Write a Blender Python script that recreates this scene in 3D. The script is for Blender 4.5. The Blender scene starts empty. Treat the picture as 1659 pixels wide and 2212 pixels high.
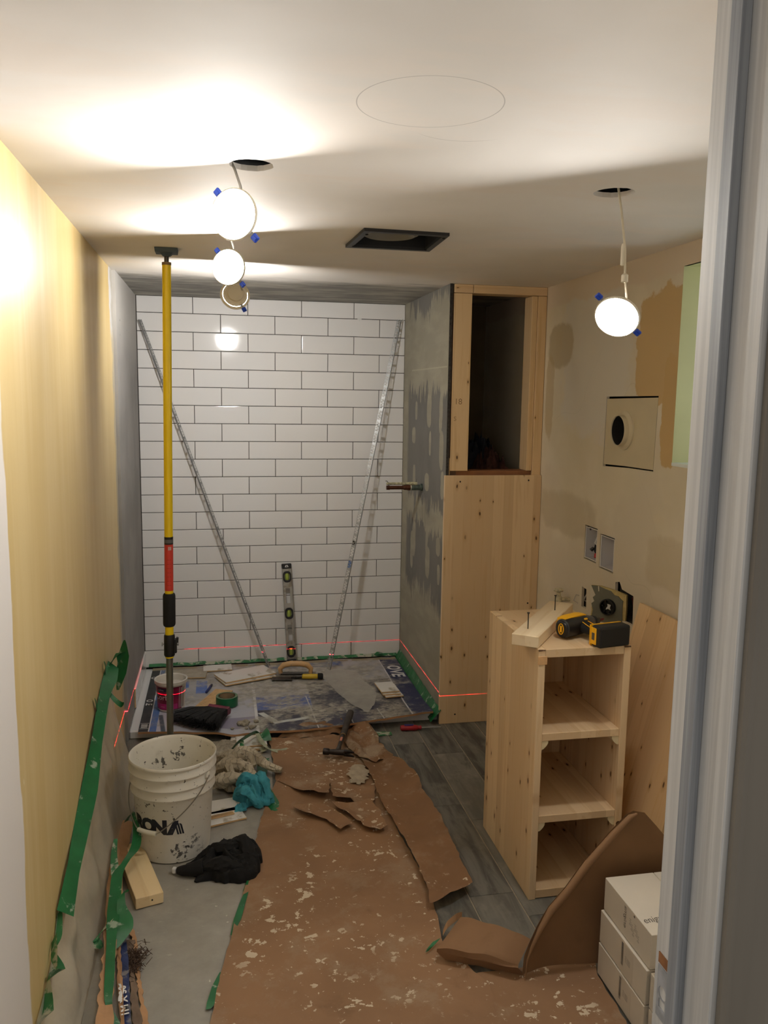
import bpy, bmesh, math, random
from mathutils import Vector, Matrix, noise
from mathutils.geometry import tessellate_polygon, delaunay_2d_cdt

S = bpy.context.scene
COL = S.collection
random.seed(7)

# ------------------------------------------------------------------ camera
FPX = 1798.5
CAMP = Vector((0.43289889, -4.91524214, 1.65825967))
RR = Vector((0.98072774, -0.19485509, 0.01430391))
RU = Vector((0.01305999, 0.13842732, 0.99028648))
RF = Vector((0.19494241, 0.97101461, -0.13830432))
cd = bpy.data.cameras.new('camera')
cam = bpy.data.objects.new('camera', cd)
COL.objects.link(cam)
cd.sensor_fit = 'HORIZONTAL'
cd.sensor_width = 36.0
cd.lens = FPX / 1659.0 * 36.0
cd.clip_start = 0.02
m3 = Matrix((RR, RU, -RF)).transposed()
cam.matrix_world = Matrix.Translation(CAMP) @ m3.to_4x4()
S.camera = cam

# ------------------------------------------------------------------ world (unseen fill added through the open hallway), exposure
w = bpy.data.worlds.new('world')
S.world = w
w.use_nodes = True
w.node_tree.nodes['Background'].inputs[0].default_value = (1.0, 0.98, 0.95, 1)
w.node_tree.nodes['Background'].inputs[1].default_value = 0.50
S.view_settings.view_transform = 'Standard'
S.view_settings.look = 'None'
S.view_settings.gamma = 1.0
S.view_settings.use_curve_mapping = False
S.view_settings.exposure = -0.06
S.cycles.max_bounces = 10
S.cycles.diffuse_bounces = 6
S.cycles.transparent_max_bounces = 12
S.cycles.caustics_reflective = False
S.cycles.caustics_refractive = False
S.cycles.sample_clamp_indirect = 4.0

LAMP_COL = (1.0, 0.975, 0.935)
LAMP_A, LAMP_B, LAMP_D, LAMP_R = 225.0, 250.0, 335.0, 330.0      # radiance of the four diffusers
LASER = 1900.0


# daylight in the window well outside the basement window
dl = bpy.data.lights.new('window_daylight', 'AREA')
dl.shape = 'RECTANGLE'
dl.size, dl.size_y = 0.9, 0.6
dl.energy = 4.5
dl.color = (0.90, 0.97, 1.0)
do = bpy.data.objects.new('window_daylight', dl)
COL.objects.link(do)
do.location = (2.78, -2.68, 1.60)
do.rotation_euler = (0, math.radians(84), 0)


def at(x, y, ax, val):
    """photo pixel on a known real plane -> point in metres (same pinhole as the camera fit)"""
    d = RR * ((x - 829.5) / FPX) - RU * ((y - 1106) / FPX) + RF
    i = 'XYZ'.index(ax)
    return CAMP + d * ((val - CAMP[i]) / d[i])


def fl(x, y, z=0.0):
    return at(x, y, 'Z', z)


# ------------------------------------------------------------------ material helpers
class G:
    def __init__(s, mat):
        mat.use_nodes = True
        s.t = mat.node_tree
        s.b = s.t.nodes['Principled BSDF']
        s.out = s.t.nodes['Material Output']

    def n(s, kind, ins=None, **kw):
        nd = s.t.nodes.new(kind)
        for k, v in kw.items():
            setattr(nd, k, v)
        for k, v in (ins or {}).items():
            s.set(nd.inputs[k], v)
        return nd

    def set(s, sock, v):
        if isinstance(v, bpy.types.NodeSocket):
            s.t.links.new(v, sock)
        else:
            if isinstance(v, (tuple, list)) and sock.type == 'RGBA' and len(v) == 3:
                v = (*v, 1)
            sock.default_value = v

    def p(s, name, v):
        s.set(s.b.inputs[name], v)

    def m(s, op, a, b=0.0, c=None):
        nd = s.n('ShaderNodeMath', operation=op)
        s.set(nd.inputs[0], a)
        s.set(nd.inputs[1], b)
        if c is not None:
            s.set(nd.inputs[2], c)
        return nd.outputs[0]

    def mix(s, f, a, b, mode='MIX'):
        nd = s.n('ShaderNodeMix', data_type='RGBA', blend_type=mode)
        s.set(nd.inputs[0], f)
        s.set(nd.inputs[6], a)
        s.set(nd.inputs[7], b)
        return nd.outputs[2]

    def obj(s):
        return s.n('ShaderNodeTexCoord').outputs['Object']

    def xyz(s, v):
        nd = s.n('ShaderNodeSeparateXYZ')
        s.set(nd.inputs[0], v)
        return nd.outputs

    def scl(s, v, sc, loc=(0, 0, 0), rot=(0, 0, 0)):
        nd = s.n('ShaderNodeMapping')
        s.set(nd.inputs[0], v)
        nd.inputs['Scale'].default_value = sc
        nd.inputs['Location'].default_value = loc
        nd.inputs['Rotation'].default_value = rot
        return nd.outputs[0]

    def noise(s, v, scale, detail=4, rough=0.55, dist=0.0):
        nd = s.n('ShaderNodeTexNoise')
        s.set(nd.inputs['Vector'], v)
        nd.inputs['Scale'].default_value = scale
        nd.inputs['Detail'].default_value = detail
        nd.inputs['Roughness'].default_value = rough
        nd.inputs['Distortion'].default_value = dist
        return nd.outputs[0]

    def vor(s, v, scale, rnd=1.0, feat='F1'):
        nd = s.n('ShaderNodeTexVoronoi', feature=feat)
        s.set(nd.inputs['Vector'], v)
        nd.inputs['Scale'].default_value = scale
        nd.inputs['Randomness'].default_value = rnd
        return nd.outputs

    def step(s, v, a, b):
        nd = s.n('ShaderNodeMapRange', interpolation_type='SMOOTHSTEP')
        s.set(nd.inputs[0], v)
        nd.inputs[1].default_value = a
        nd.inputs[2].default_value = b
        return nd.outputs[0]

    def rect(s, u, v, u0, u1, v0, v1, e=0.0008):
        """1 inside the rectangle u0..u1, v0..v1"""
        a = s.m('MULTIPLY', s.step(u, u0 - e, u0 + e), s.step(u, u1 + e, u1 - e))
        b = s.m('MULTIPLY', s.step(v, v0 - e, v0 + e), s.step(v, v1 + e, v1 - e))
        return s.m('MULTIPLY', a, b)

    def bump(s, h, strength=0.3, dist=0.01):
        nd = s.n('ShaderNodeBump')
        s.set(nd.inputs['Height'], h)
        nd.inputs['Strength'].default_value = strength
        nd.inputs['Distance'].default_value = dist
        s.t.links.new(nd.outputs[0], s.b.inputs['Normal'])


MATS = {}


def newmat(name):
    m = bpy.data.materials.new(name)
    MATS[name] = m
    return m, G(m)


def M(name, col, rough=0.5, metal=0.0, var=0.0, scale=20, bump=0.0, dirt=None, dirt_th=0.6, dirt_scale=30, spec=0.5, stretch=(1, 1, 1)):
    """plain procedural material: colour with noise variation, optional dirt patches and relief"""
    if name in MATS:
        return MATS[name]
    m, g = newmat(name)
    o = g.scl(g.obj(), stretch)
    c = col
    if var:
        nz = g.noise(o, scale)
        f = g.step(nz, 0.3, 0.7)
        c = g.mix(f, tuple(x * (1 - var) for x in col), tuple(min(1, x * (1 + var)) for x in col))
    if dirt:
        d = g.step(g.noise(o, dirt_scale, 6, 0.6), dirt_th - 0.03, dirt_th + 0.05)
        c = g.mix(d, c, dirt)
    g.p('Base Color', c)
    g.p('Roughness', rough)
    g.p('Metallic', metal)
    g.p('Specular IOR Level', spec)
    if bump:
        g.bump(g.noise(o, scale * 3), bump, 0.004)
    return m


# ------------------------------------------------------------------ mesh helpers
class B:
    def __init__(s):
        s.bm = bmesh.new()

    def box(s, x0, x1, y0, y1, z0, z1, bev=0.0, mtx=None, seg=1):
        vs = [s.bm.verts.new((x, y, z)) for x in (x0, x1) for y in (y0, y1) for z in (z0, z1)]
        f = []
        for q in ((0, 1, 3, 2), (4, 6, 7, 5), (0, 4, 5, 1), (2, 3, 7, 6), (0, 2, 6, 4), (1, 5, 7, 3)):
            f.append(s.bm.faces.new([vs[i] for i in q]))
        if bev:
            ed = list({e for a in f for e in a.edges})
            r = bmesh.ops.bevel(s.bm, geom=ed, offset=bev, segments=seg, affect='EDGES', profile=0.5)
            vs = list({v for v in r['verts']} | {v for v in vs if v.is_valid})
        if mtx is not None:
            bmesh.ops.transform(s.bm, matrix=mtx, verts=[v for v in vs if v.is_valid])
        return s

    def prism(s, pts, z0, z1, mtx=None):
        """extrude a plan polygon [(x,y)] from z0 to z1"""
        a = [s.bm.verts.new((x, y, z0)) for x, y in pts]
        b = [s.bm.verts.new((x, y, z1)) for x, y in pts]
        n = len(pts)
        s.bm.faces.new(a[::-1])
        s.bm.faces.new(b)
        for i in range(n):
            s.bm.faces.new((a[i], a[(i + 1) % n], b[(i + 1) % n], b[i]))
        if mtx is not None:
            bmesh.ops.transform(s.bm, matrix=mtx, verts=a + b)
        return s

    def loft(s, rings, cap0=True, cap1=True, closed=True):
        R = [[s.bm.verts.new(p) for p in r] for r in rings]
        n = len(R[0])
        for i in range(len(R) - 1):
            for j in range(n if closed else n - 1):
                k = (j + 1) % n
                s.bm.faces.new((R[i][j], R[i][k], R[i + 1][k], R[i + 1][j]))
        if cap0 and closed:
            s.bm.faces.new(R[0][::-1])
        if cap1 and closed:
            s.bm.faces.new(R[-1])
        return s

    def lathe(s, prof, n=32, mtx=None, cap0=True, cap1=True):
        """revolve [(r, z)] about z"""
        mt = mtx or Matrix()
        rings = [[mt @ Vector((max(r, 1e-5) * math.cos(2 * math.pi * j / n), max(r, 1e-5) * math.sin(2 * math.pi * j / n), z)) for j in range(n)] for r, z in prof]
        return s.loft(rings, cap0, cap1)

    def tube(s, pts, r, n=8, caps=True):
        pts = [Vector(p) for p in pts]
        rr = r if isinstance(r, (list, tuple)) else [r] * len(pts)
        rings = []
        up = None
        for i, p in enumerate(pts):
            t = (pts[min(i + 1, len(pts) - 1)] - pts[max(i - 1, 0)]).normalized()
            if up is None:
                up = Vector((0, 0, 1)) if abs(t.z) < 0.9 else Vector((1, 0, 0))
            a = t.cross(up)
            if a.length < 1e-4:
                a = t.cross(Vector((0, 1, 0.3)))
            a.normalize()
            b = t.cross(a).normalized()
            up = -b if (-b).dot(up) > 0 else b
            a = t.cross(up).normalized()
            b = up
            rings.append([p + (a * math.cos(2 * math.pi * j / n) + b * math.sin(2 * math.pi * j / n)) * rr[i] for j in range(n)])
        return s.loft(rings, caps, caps)

    def quad(s, a, b, c, d):
        s.bm.faces.new([s.bm.verts.new(p) for p in (a, b, c, d)])
        return s

    def poly(s, pts):
        s.bm.faces.new([s.bm.verts.new(p) for p in pts])
        return s

    def grid(s, fn, nu, nv):
        V = [[s.bm.verts.new(fn(i / nu, j / nv)) for j in range(nv + 1)] for i in range(nu + 1)]
        for i in range(nu):
            for j in range(nv):
                s.bm.faces.new((V[i][j], V[i + 1][j], V[i + 1][j + 1], V[i][j + 1]))
        return s

    def ribbon(s, pts, wid, cross):
        """strip of tape: centre points, width, cross direction (one vector or one per point)"""
        pts = [Vector(p) for p in pts]
        cr = [Vector(c).normalized() for c in cross] if isinstance(cross, list) else [Vector(cross).normalized()] * len(pts)
        ws = wid if isinstance(wid, list) else [wid] * len(pts)
        # resample
        P, C, W = [], [], []
        for i in range(len(pts) - 1):
            for k in range(4):
                t = k / 4
                a, b = pts[i], pts[i + 1]
                p0 = pts[max(i - 1, 0)]
                p3 = pts[min(i + 2, len(pts) - 1)]
                q = 0.5 * ((2 * a) + (b - p0) * t + (2 * p0 - 5 * a + 4 * b - p3) * t * t + (3 * a - p0 - 3 * b + p3) * t ** 3)
                P.append(q)
                C.append(cr[i].lerp(cr[i + 1], t).normalized())
                W.append(ws[i] * (1 - t) + ws[i + 1] * t)
        P.append(pts[-1]); C.append(cr[-1]); W.append(ws[-1])
        L = [[p - c * w_ / 2, p, p + c * w_ / 2] for p, c, w_ in zip(P, C, W)]
        return s.loft(L, closed=False)

    def xf(s, mtx):
        bmesh.ops.transform(s.bm, matrix=mtx, verts=s.bm.verts)
        return s

    def mesh(s, name, smooth=False, angle=None, merge=False):
        if merge:
            bmesh.ops.remove_doubles(s.bm, verts=s.bm.verts, dist=1e-5)
        bmesh.ops.recalc_face_normals(s.bm, faces=s.bm.faces)
        me = bpy.data.meshes.new(name)
        s.bm.to_mesh(me)
        s.bm.free()
        if smooth:
            for p in me.polygons:
                p.use_smooth = True
            if angle:
                me.set_sharp_from_angle(angle=math.radians(angle))
        return me


def link(name, me, mat=None, parent=None, loc=None, rot=None):
    o = bpy.data.objects.new(name, me)
    COL.objects.link(o)
    if mat is not None and me is not None and not me.materials:
        for x in (mat if isinstance(mat, (list, tuple)) else [mat]):
            me.materials.append(x)
    if parent is not None:
        o.parent = parent
    if loc is not None:
        o.location = loc
    if rot is not None:
        o.rotation_euler = rot
    return o


def ob(name, b, mat, parent=None, loc=None, rot=None, smooth=False, angle=40, merge=False):
    return link(name, b.mesh(name, smooth, angle, merge), mat, parent, loc, rot)


def tag(o, label, cat, group=None, kind=None):
    o['label'] = label
    if cat:
        o['category'] = cat
    if group:
        o['group'] = group
    if kind:
        o['kind'] = kind
    return o


def thing(name, label, cat, loc=(0, 0, 0), rot=(0, 0, 0), group=None):
    o = link(name, None, loc=loc, rot=rot)
    o.empty_display_size = 0.05
    return tag(o, label, cat, group)


def struct(o, label=None):
    o['kind'] = 'structure'
    if label:
        o['label'] = label
    return o


def plate(outer, holes, t, fn):
    """flat plate with holes; fn maps (u, v, depth) to 3D"""
    loops = [outer] + holes
    tris = tessellate_polygon([[Vector((u, v, 0)) for u, v in l] for l in loops])
    flat = [p for l in loops for p in l]
    b = B()
    f = [b.bm.verts.new(fn(u, v, 0)) for u, v in flat]
    k = [b.bm.verts.new(fn(u, v, t)) for u, v in flat]
    for a in tris:
        try:
            b.bm.faces.new([f[i] for i in a])
            b.bm.faces.new([k[i] for i in reversed(a)])
        except ValueError:
            pass
    i0 = 0
    for l in loops:
        n = len(l)
        for i in range(n):
            a, c = i0 + i, i0 + (i + 1) % n
            b.bm.faces.new((f[a], f[c], k[c], k[a]))
        i0 += n
    return b


def circ(cx, cy, r, n=40, jag=0.0):
    return [(cx + (r + random.uniform(-jag, jag)) * math.cos(2 * math.pi * i / n), cy + (r + random.uniform(-jag, jag)) * math.sin(2 * math.pi * i / n)) for i in range(n)]


def rectl(u0, u1, v0, v1):
    return [(u0, v0), (u1, v0), (u1, v1), (u0, v1)]


def inpoly(x, y, P):
    c = False
    j = len(P) - 1
    for i in range(len(P)):
        xi, yi = P[i][0], P[i][1]
        xj, yj = P[j][0], P[j][1]
        if (yi > y) != (yj > y) and x < (xj - xi) * (y - yi) / (yj - yi) + xi:
            c = not c
        j = i
    return c


def edge_dist(x, y, P):
    d = 9
    for i in range(len(P)):
        a = Vector((P[i][0], P[i][1])); b_ = Vector((P[(i + 1) % len(P)][0], P[(i + 1) % len(P)][1])); q = Vector((x, y))
        ab = b_ - a
        t = max(0, min(1, (q - a).dot(ab) / max(ab.length_squared, 1e-9)))
        d = min(d, (a + ab * t - q).length)
    return d


def sheet(P, zf, step=0.03, jag=0.004, thick=0.0):
    """crumpled paper sheet cut to the plan polygon P; zf(x, y, edge distance) gives the height"""
    Q = []
    n = len(P)
    for i in range(n):
        a, c = Vector(P[i][:2]), Vector(P[(i + 1) % n][:2])
        k = max(1, int((c - a).length / step))
        for q in range(k):
            p = a.lerp(c, q / k)
            if q and jag:
                nn = (c - a).normalized()
                p = p + Vector((-nn.y, nn.x)) * random.uniform(-jag, jag)
            Q.append((p.x, p.y))
    xs = [p[0] for p in Q]; ys = [p[1] for p in Q]
    pts = [Vector(p) for p in Q]
    x = min(xs)
    while x < max(xs):
        y = min(ys)
        while y < max(ys):
            px, py = x + random.uniform(-.2, .2) * step, y + random.uniform(-.2, .2) * step
            if inpoly(px, py, Q) and edge_dist(px, py, Q) > step * 0.5:
                pts.append(Vector((px, py)))
            y += step
        x += step
    m = len(Q)
    v2, _, f2, *_r = delaunay_2d_cdt(pts, [(i, (i + 1) % m) for i in range(m)], [list(range(m))], 1, 1e-5)
    b = B()
    V = [b.bm.verts.new((p.x, p.y, zf(p.x, p.y, edge_dist(p.x, p.y, Q)))) for p in v2]
    for f in f2:
        b.bm.faces.new([V[i] for i in f])
    if thick:
        fs = list(b.bm.faces)
        r = bmesh.ops.extrude_face_region(b.bm, geom=fs)
        for e in r['geom']:
            if isinstance(e, bmesh.types.BMVert):
                e.co.z += thick
    return b


def crumple(sx, sy, sz, seed, amp=0.5, freq=2.2, sub=5, flat=0.15, peak=(0, 0)):
    """a crumpled cloth heap resting on z = 0: irregular outline, sharp folds, edges tucked under"""
    b = B()
    off = Vector((seed * 3.17, seed * 1.31, seed * 2.3))
    nr, na = 34, 84
    def pt(u, v):
        th = 2 * math.pi * v
        c, s = math.cos(th), math.sin(th)
        ro = 1 + .28 * noise.noise(Vector((c * 1.1, s * 1.1, 0)) + off) + .26 * noise.noise(Vector((c * 2.6, s * 2.6, 3)) + off) + .10 * noise.noise(Vector((c * 6, s * 6, 5)) + off)
        r = u * ro
        x, y = r * c, r * s
        q = Vector((x * freq, y * freq, 0)) + off
        wp = Vector((noise.noise(q * .7 + Vector((9, 2, 4))), noise.noise(q * .7 + Vector((1, 6, 8))), 0)) * 1.1
        f1 = 1 - min(1, abs(noise.noise(q * .8 + wp)) * 2.6)
        f2 = 1 - min(1, abs(noise.noise(q * 1.9 + wp * 1.6 + Vector((4, 4, 1)))) * 2.6)
        f3 = 1 - min(1, abs(noise.noise(q * 4.4 + wp * 2.5 + Vector((7, 1, 2)))) * 2.4)
        px, py = x - peak[0], y - peak[1]
        dome = max(0.0, 1 - (px * px + py * py) / 1.35) ** .8
        edge = min(1, (1 - u) / .10) ** .5
        z = sz * edge * (.10 + dome * (.34 + amp * (.62 * f1 + .30 * f2 + .12 * f3)))
        k = 1 - .06 * (1 - edge)
        return (x * sx * k, y * sy * k, max(0, z))
    b.grid(pt, nr, na)
    bmesh.ops.remove_doubles(b.bm, verts=b.bm.verts, dist=1e-5)
    return b


def twist(b, pts, r, seed, n=18, m=10):
    """a twisted roll of cloth along pts, with lengthwise creases"""
    P = [Vector(p) for p in pts]
    Q = []
    for i in range(len(P) - 1):
        for k in range(m):
            t = k / m
            p0, a, c_, p3 = P[max(i - 1, 0)], P[i], P[i + 1], P[min(i + 2, len(P) - 1)]
            Q.append(0.5 * ((2 * a) + (c_ - p0) * t + (2 * p0 - 5 * a + 4 * c_ - p3) * t * t + (3 * a - p0 - 3 * c_ + p3) * t ** 3))
    Q.append(P[-1])
    rings = []
    for i, p in enumerate(Q):
        u = i / (len(Q) - 1)
        d = (Q[min(i + 1, len(Q) - 1)] - Q[max(i - 1, 0)]).normalized()
        a = d.cross(Vector((0, 0, 1)))
        a = a.normalized() if a.length > 1e-3 else Vector((1, 0, 0))
        c_ = a.cross(d)
        env = (.55 + .45 * math.sin(math.pi * min(1, u * 1.0))) * (1 + .25 * noise.noise(Vector((u * 5, seed, 1))))
        ring = []
        for j in range(n):
            th = 2 * math.pi * j / n
            fold = 1 + .32 * (1 - min(1, abs(noise.noise(Vector((math.cos(th + u * 2.6) * 1.7, math.sin(th + u * 2.6) * 1.7, u * 2.2 + seed * 3)))) * 3)) - .12
            rr = r * env * fold
            q = p + a * math.cos(th) * rr * 1.15 + c_ * math.sin(th) * rr
            ring.append(Vector((q.x, q.y, max(.0, q.z))))
        rings.append(ring)
    b.loft(rings)
    return b


def text_mesh(s, size, depth=0.0, bold=0.0, ax='CENTER'):
    cu = bpy.data.curves.new('lettering', 'FONT')
    cu.body = s
    cu.size = size
    cu.align_x = ax
    cu.align_y = 'CENTER'
    cu.offset = bold
    cu.extrude = depth
    cu.resolution_u = 4
    o = bpy.data.objects.new('lettering', cu)
    COL.objects.link(o)
    me = bpy.data.meshes.new_from_object(o.evaluated_get(bpy.context.evaluated_depsgraph_get()))
    bpy.data.objects.remove(o)
    bpy.data.curves.remove(cu)
    me.name = 'lettering'
    return me


def lettering(s, size, mat, parent, fn, bold=0.0, depth=0.0, ax='CENTER', cuts=0):
    bpy.context.view_layer.update()
    me = text_mesh(s, size, depth, bold, ax)
    if cuts:
        bm = bmesh.new(); bm.from_mesh(me)
        bmesh.ops.triangulate(bm, faces=bm.faces)
        bmesh.ops.subdivide_edges(bm, edges=[e for e in bm.edges if e.calc_length() > size * .25], cuts=cuts)
        bm.to_mesh(me); bm.free()
    for v in me.vertices:
        v.co = fn(v.co.x, v.co.y, v.co.z)
    me.materials.clear()
    o = link('lettering', me, mat, parent)
    o['kind'] = 'stuff'
    return o


# ------------------------------------------------------------------ colours and surface materials
def C(r, g, b):
    return tuple(((x / 255) / 12.92 if x / 255 <= 0.04045 else ((x / 255 + 0.055) / 1.055) ** 2.4) for x in (r, g, b))


def m_ceiling():
    m, g = newmat('ceiling_paint')
    o = g.obj(); x, y, z = g.xyz(o)
    c = g.mix(g.step(g.noise(o, 1.6, 3), .35, .7), C(226, 221, 214), C(236, 231, 225))
    c = g.mix(g.m('MULTIPLY', g.step(g.noise(g.scl(o, (1, 2.4, 1)), 2.2, 4), .5, .62), .5), c, C(234, 224, 214))
    # bare grey board over the shower, feathered joint compound at its edge
    yy = g.m('ADD', y, g.m('MULTIPLY', g.m('SUBTRACT', g.noise(g.scl(o, (1.5, 6, 1)), 3, 5), .5), .35))
    bare = g.step(yy, -.93, -.72)
    grey = g.mix(g.step(g.noise(g.scl(o, (1.6, 5, 1)), 2.2, 5, .6), .36, .70), C(132, 130, 126), C(178, 174, 164))
    c = g.mix(bare, c, grey)
    # pencil circle for a future fixture
    d = g.n('ShaderNodeVectorMath', operation='DISTANCE'); g.set(d.inputs[0], g.scl(o, (1, 1, 0))); d.inputs[1].default_value = (.826, -3.336, 0)
    ring = g.m('MULTIPLY', g.step(g.m('ABSOLUTE', g.m('SUBTRACT', d.outputs['Value'], .136)), .0016, .0004), .48)
    d2 = g.n('ShaderNodeVectorMath', operation='DISTANCE'); g.set(d2.inputs[0], g.scl(o, (1, 1, 0))); d2.inputs[1].default_value = (.93, -3.26, 0)
    ring2 = g.m('MULTIPLY', g.step(g.m('ABSOLUTE', g.m('SUBTRACT', d2.outputs['Value'], .13)), .0014, .0004), g.m('MULTIPLY', g.step(y, -3.17, -3.19 + .06), .5))
    c = g.mix(ring, c, C(120, 114, 108))
    c = g.mix(ring2, c, C(140, 134, 128))
    g.p('Base Color', c); g.p('Roughness', .75); g.p('Specular IOR Level', .25)
    g.bump(g.noise(o, 5, 4), .08, .02)
    return m


def m_wall_left():
    m, g = newmat('yellow_wall_paint')
    o = g.obj(); x, y, z = g.xyz(o)
    c = g.mix(g.step(g.noise(g.scl(o, (1, 3, .4)), 3, 5), .38, .64), C(202, 176, 118), C(208, 184, 130))
    st = g.step(g.noise(g.scl(o, (1, 7, .4)), 2.0, 4, .5), .50, .76)
    c = g.mix(g.m('MULTIPLY', st, .30), c, C(224, 206, 168))
    # old white strip with a wavy brushed edge near the door
    e = g.m('ADD', y, g.m('ADD', g.m('MULTIPLY', g.m('SUBTRACT', g.noise(g.scl(o, (0, 0, 1)), 2.2, 5), .5), .10), g.m('MULTIPLY', g.m('SUBTRACT', g.noise(g.scl(o, (1, 9, .6)), 6, 3), .5), .02)))
    c = g.mix(g.step(e, -2.992, -3.004), c, C(226, 220, 214))
    # joint compound down the outside corner at the shower
    e2 = g.m('ADD', y, g.m('MULTIPLY', g.m('SUBTRACT', g.noise(g.scl(o, (0, 1, 1)), 9, 4), .5), .16))
    c = g.mix(g.m('MULTIPLY', g.step(e2, -1.08, -1.05), g.step(z, 1.86, 1.95)), c, C(206, 204, 204))
    c = g.mix(g.m('MULTIPLY', g.step(e2, -1.03, -.99), .8), c, C(170, 164, 150))
    d = g.step(g.noise(g.scl(o, (1, 2, 1)), 7, 6), .70, .74)
    c = g.mix(g.m('MULTIPLY', d, g.step(z, 1.3, .9)), c, C(230, 220, 196))
    g.p('Base Color', c); g.p('Roughness', .42); g.p('Specular IOR Level', .4)
    g.bump(g.noise(g.scl(o, (1, 1, .5)), 14, 3), .05, .01)
    return m


def blob(g, u, v, u0, v0, ru, rv, wob, e=.12):
    """soft-edged irregular patch"""
    a = g.m('POWER', g.m('ABSOLUTE', g.m('DIVIDE', g.m('SUBTRACT', u, u0), ru)), 3)
    b = g.m('POWER', g.m('ABSOLUTE', g.m('DIVIDE', g.m('SUBTRACT', v, v0), rv)), 3)
    s = g.m('ADD', g.m('ADD', a, b), wob)
    return g.step(s, 1 + e, 1 - e)


def m_wall_right():
    m, g = newmat('primed_beige_wall')
    o = g.obj(); x, y, z = g.xyz(o)
    n = g.noise(o, 2.4, 5, .55)
    c = g.mix(g.step(n, .36, .64), C(214, 204, 180), C(222, 213, 193))
    c = g.mix(g.m('MULTIPLY', g.step(g.noise(g.scl(o, (1, 1, 1), (3, 1, 2)), 1.7, 4), .5, .6), .8), c, C(212, 202, 182))
    wob = g.m('MULTIPLY', g.m('SUBTRACT', g.noise(o, 7, 5, .6), .5), 2.6)
    wob2 = g.m('MULTIPLY', g.m('SUBTRACT', g.noise(g.scl(o, (1, 1, 1), (9, 4, 1)), 12, 4), .5), 2.2)
    # plaster patch behind the hanging lamp, then old ochre paint left bare
    c = g.mix(blob(g, y, z, -1.52, 1.82, .34, .33, wob, .3), c, C(214, 208, 196))
    c = g.mix(blob(g, y, z, -2.10, 1.86, .20, .22, wob, .1), c, C(200, 172, 124))
    c = g.mix(blob(g, y, z, -2.165, 1.62, .055, .20, wob2, .12), c, C(198, 168, 116))
    c = g.mix(g.m('MULTIPLY', blob(g, y, z, -1.16, 1.90, .14, .10, wob, .3), .7), c, C(176, 160, 126))
    c = g.mix(g.m('MULTIPLY', blob(g, y, z, -1.05, 1.66, .05, .20, wob2, .3), .6), c, C(186, 164, 122))
    c = g.mix(g.m('MULTIPLY', blob(g, y, z, -1.30, 1.13, .30, .10, wob, .5), .45), c, C(174, 160, 130))
    c = g.mix(g.m('MULTIPLY', blob(g, y, z, -2.22, 1.06, .16, .10, wob, .5), .35), c, C(184, 168, 136))
    c = g.mix(g.m('MULTIPLY', blob(g, y, z, -2.20, .90, .09, .08, wob, .3), .6), c, C(220, 210, 192))
    # joint compound band along the ceiling
    zz = g.m('ADD', z, g.m('MULTIPLY', g.m('SUBTRACT', g.noise(g.scl(o, (1, 1.5, 1)), 4, 5), .5), .09))
    c = g.mix(g.step(zz, 2.085, 2.105), c, C(214, 200, 180))
    # pencil lines
    c = g.mix(g.m('MULTIPLY', g.step(g.m('ABSOLUTE', g.m('SUBTRACT', g.noise(g.scl(o, (1, 1, 1), (2, 7, 5)), 1.2, 1), .5)), .0006, .0002), .12), c, C(120, 110, 94))
    g.p('Base Color', c); g.p('Roughness', .6); g.p('Specular IOR Level', .3)
    g.bump(g.noise(o, 9, 4), .08, .015)
    return m


def m_board(name, dark, light, col):
    """grey cement board with filled screw spots and trowelled compound"""
    m, g = newmat(name)
    o = g.obj(); x, y, z = g.xyz(o)
    n = g.noise(o, 2.5, 5)
    c = g.mix(g.step(n, .4, .6), dark, tuple(a * 1.18 for a in dark))
    wob = g.m('MULTIPLY', g.m('SUBTRACT', g.noise(o, 11, 5, .6), .5), 2.4)
    if col:
        zz = g.m('ADD', z, g.m('MULTIPLY', g.m('SUBTRACT', g.noise(g.scl(o, (1, 5, 1.2)), 3.0, 6, .65), .5), .55))
        top = g.m('MULTIPLY', g.step(zz, 1.66, 1.70), g.step(zz, 2.16, 2.10))
        top = g.m('MAXIMUM', top, g.m('MULTIPLY', g.step(zz, .93, .96), g.step(zz, 1.12, 1.08)))
        top = g.m('MAXIMUM', top, g.step(zz, .62, .55))
        top = g.m('MAXIMUM', top, g.step(g.m('ADD', y, g.m('MULTIPLY', wob, .02)), -.16, -.10))
        spots = None
        k = 0
        for yc in (-.30, -.62, -.88):
            for zc in (.74, .86, 1.24, 1.42, 1.55, 1.88, 1.98):
                k += 1
                b = blob(g, y, z, yc + .03 * math.sin(k * 2.1), zc + .04 * math.sin(k * 1.7), .035 + .012 * math.sin(k * 3.3), .075 + .03 * math.sin(k * 1.1), wob, .12)
                spots = b if spots is None else g.m('MAXIMUM', spots, b)
        f = g.m('MAXIMUM', top, spots)
        lt = g.mix(g.step(g.noise(g.scl(o, (1, 1, 3), (4, 4, 4)), 4, 5), .4, .65), tuple(a * .86 for a in light), light)
        c = g.mix(g.m('MULTIPLY', f, .85), c, lt)
        # pencilled marks below the valve
        for yl in (-.50, -.56):
            ln = g.rect(g.m('ADD', y, g.m('MULTIPLY', z, -.12)), z, yl - .135 - .004, yl - .135 + .002, .95, 1.14)
            c = g.mix(g.m('MULTIPLY', ln, .5), c, C(60, 56, 50))
        c = g.mix(g.rect(y, z, -.95, -.2, 1.80, 1.806, .003), c, tuple(a * 1.1 for a in light))
    else:
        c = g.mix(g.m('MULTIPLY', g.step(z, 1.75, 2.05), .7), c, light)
        c = g.mix(g.step(g.noise(o, 34, 2), .76, .78), c, tuple(a * .6 for a in dark))
    g.p('Base Color', c); g.p('Roughness', .8); g.p('Specular IOR Level', .2)
    g.bump(g.noise(o, 30, 5), .15, .004)
    return m


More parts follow.
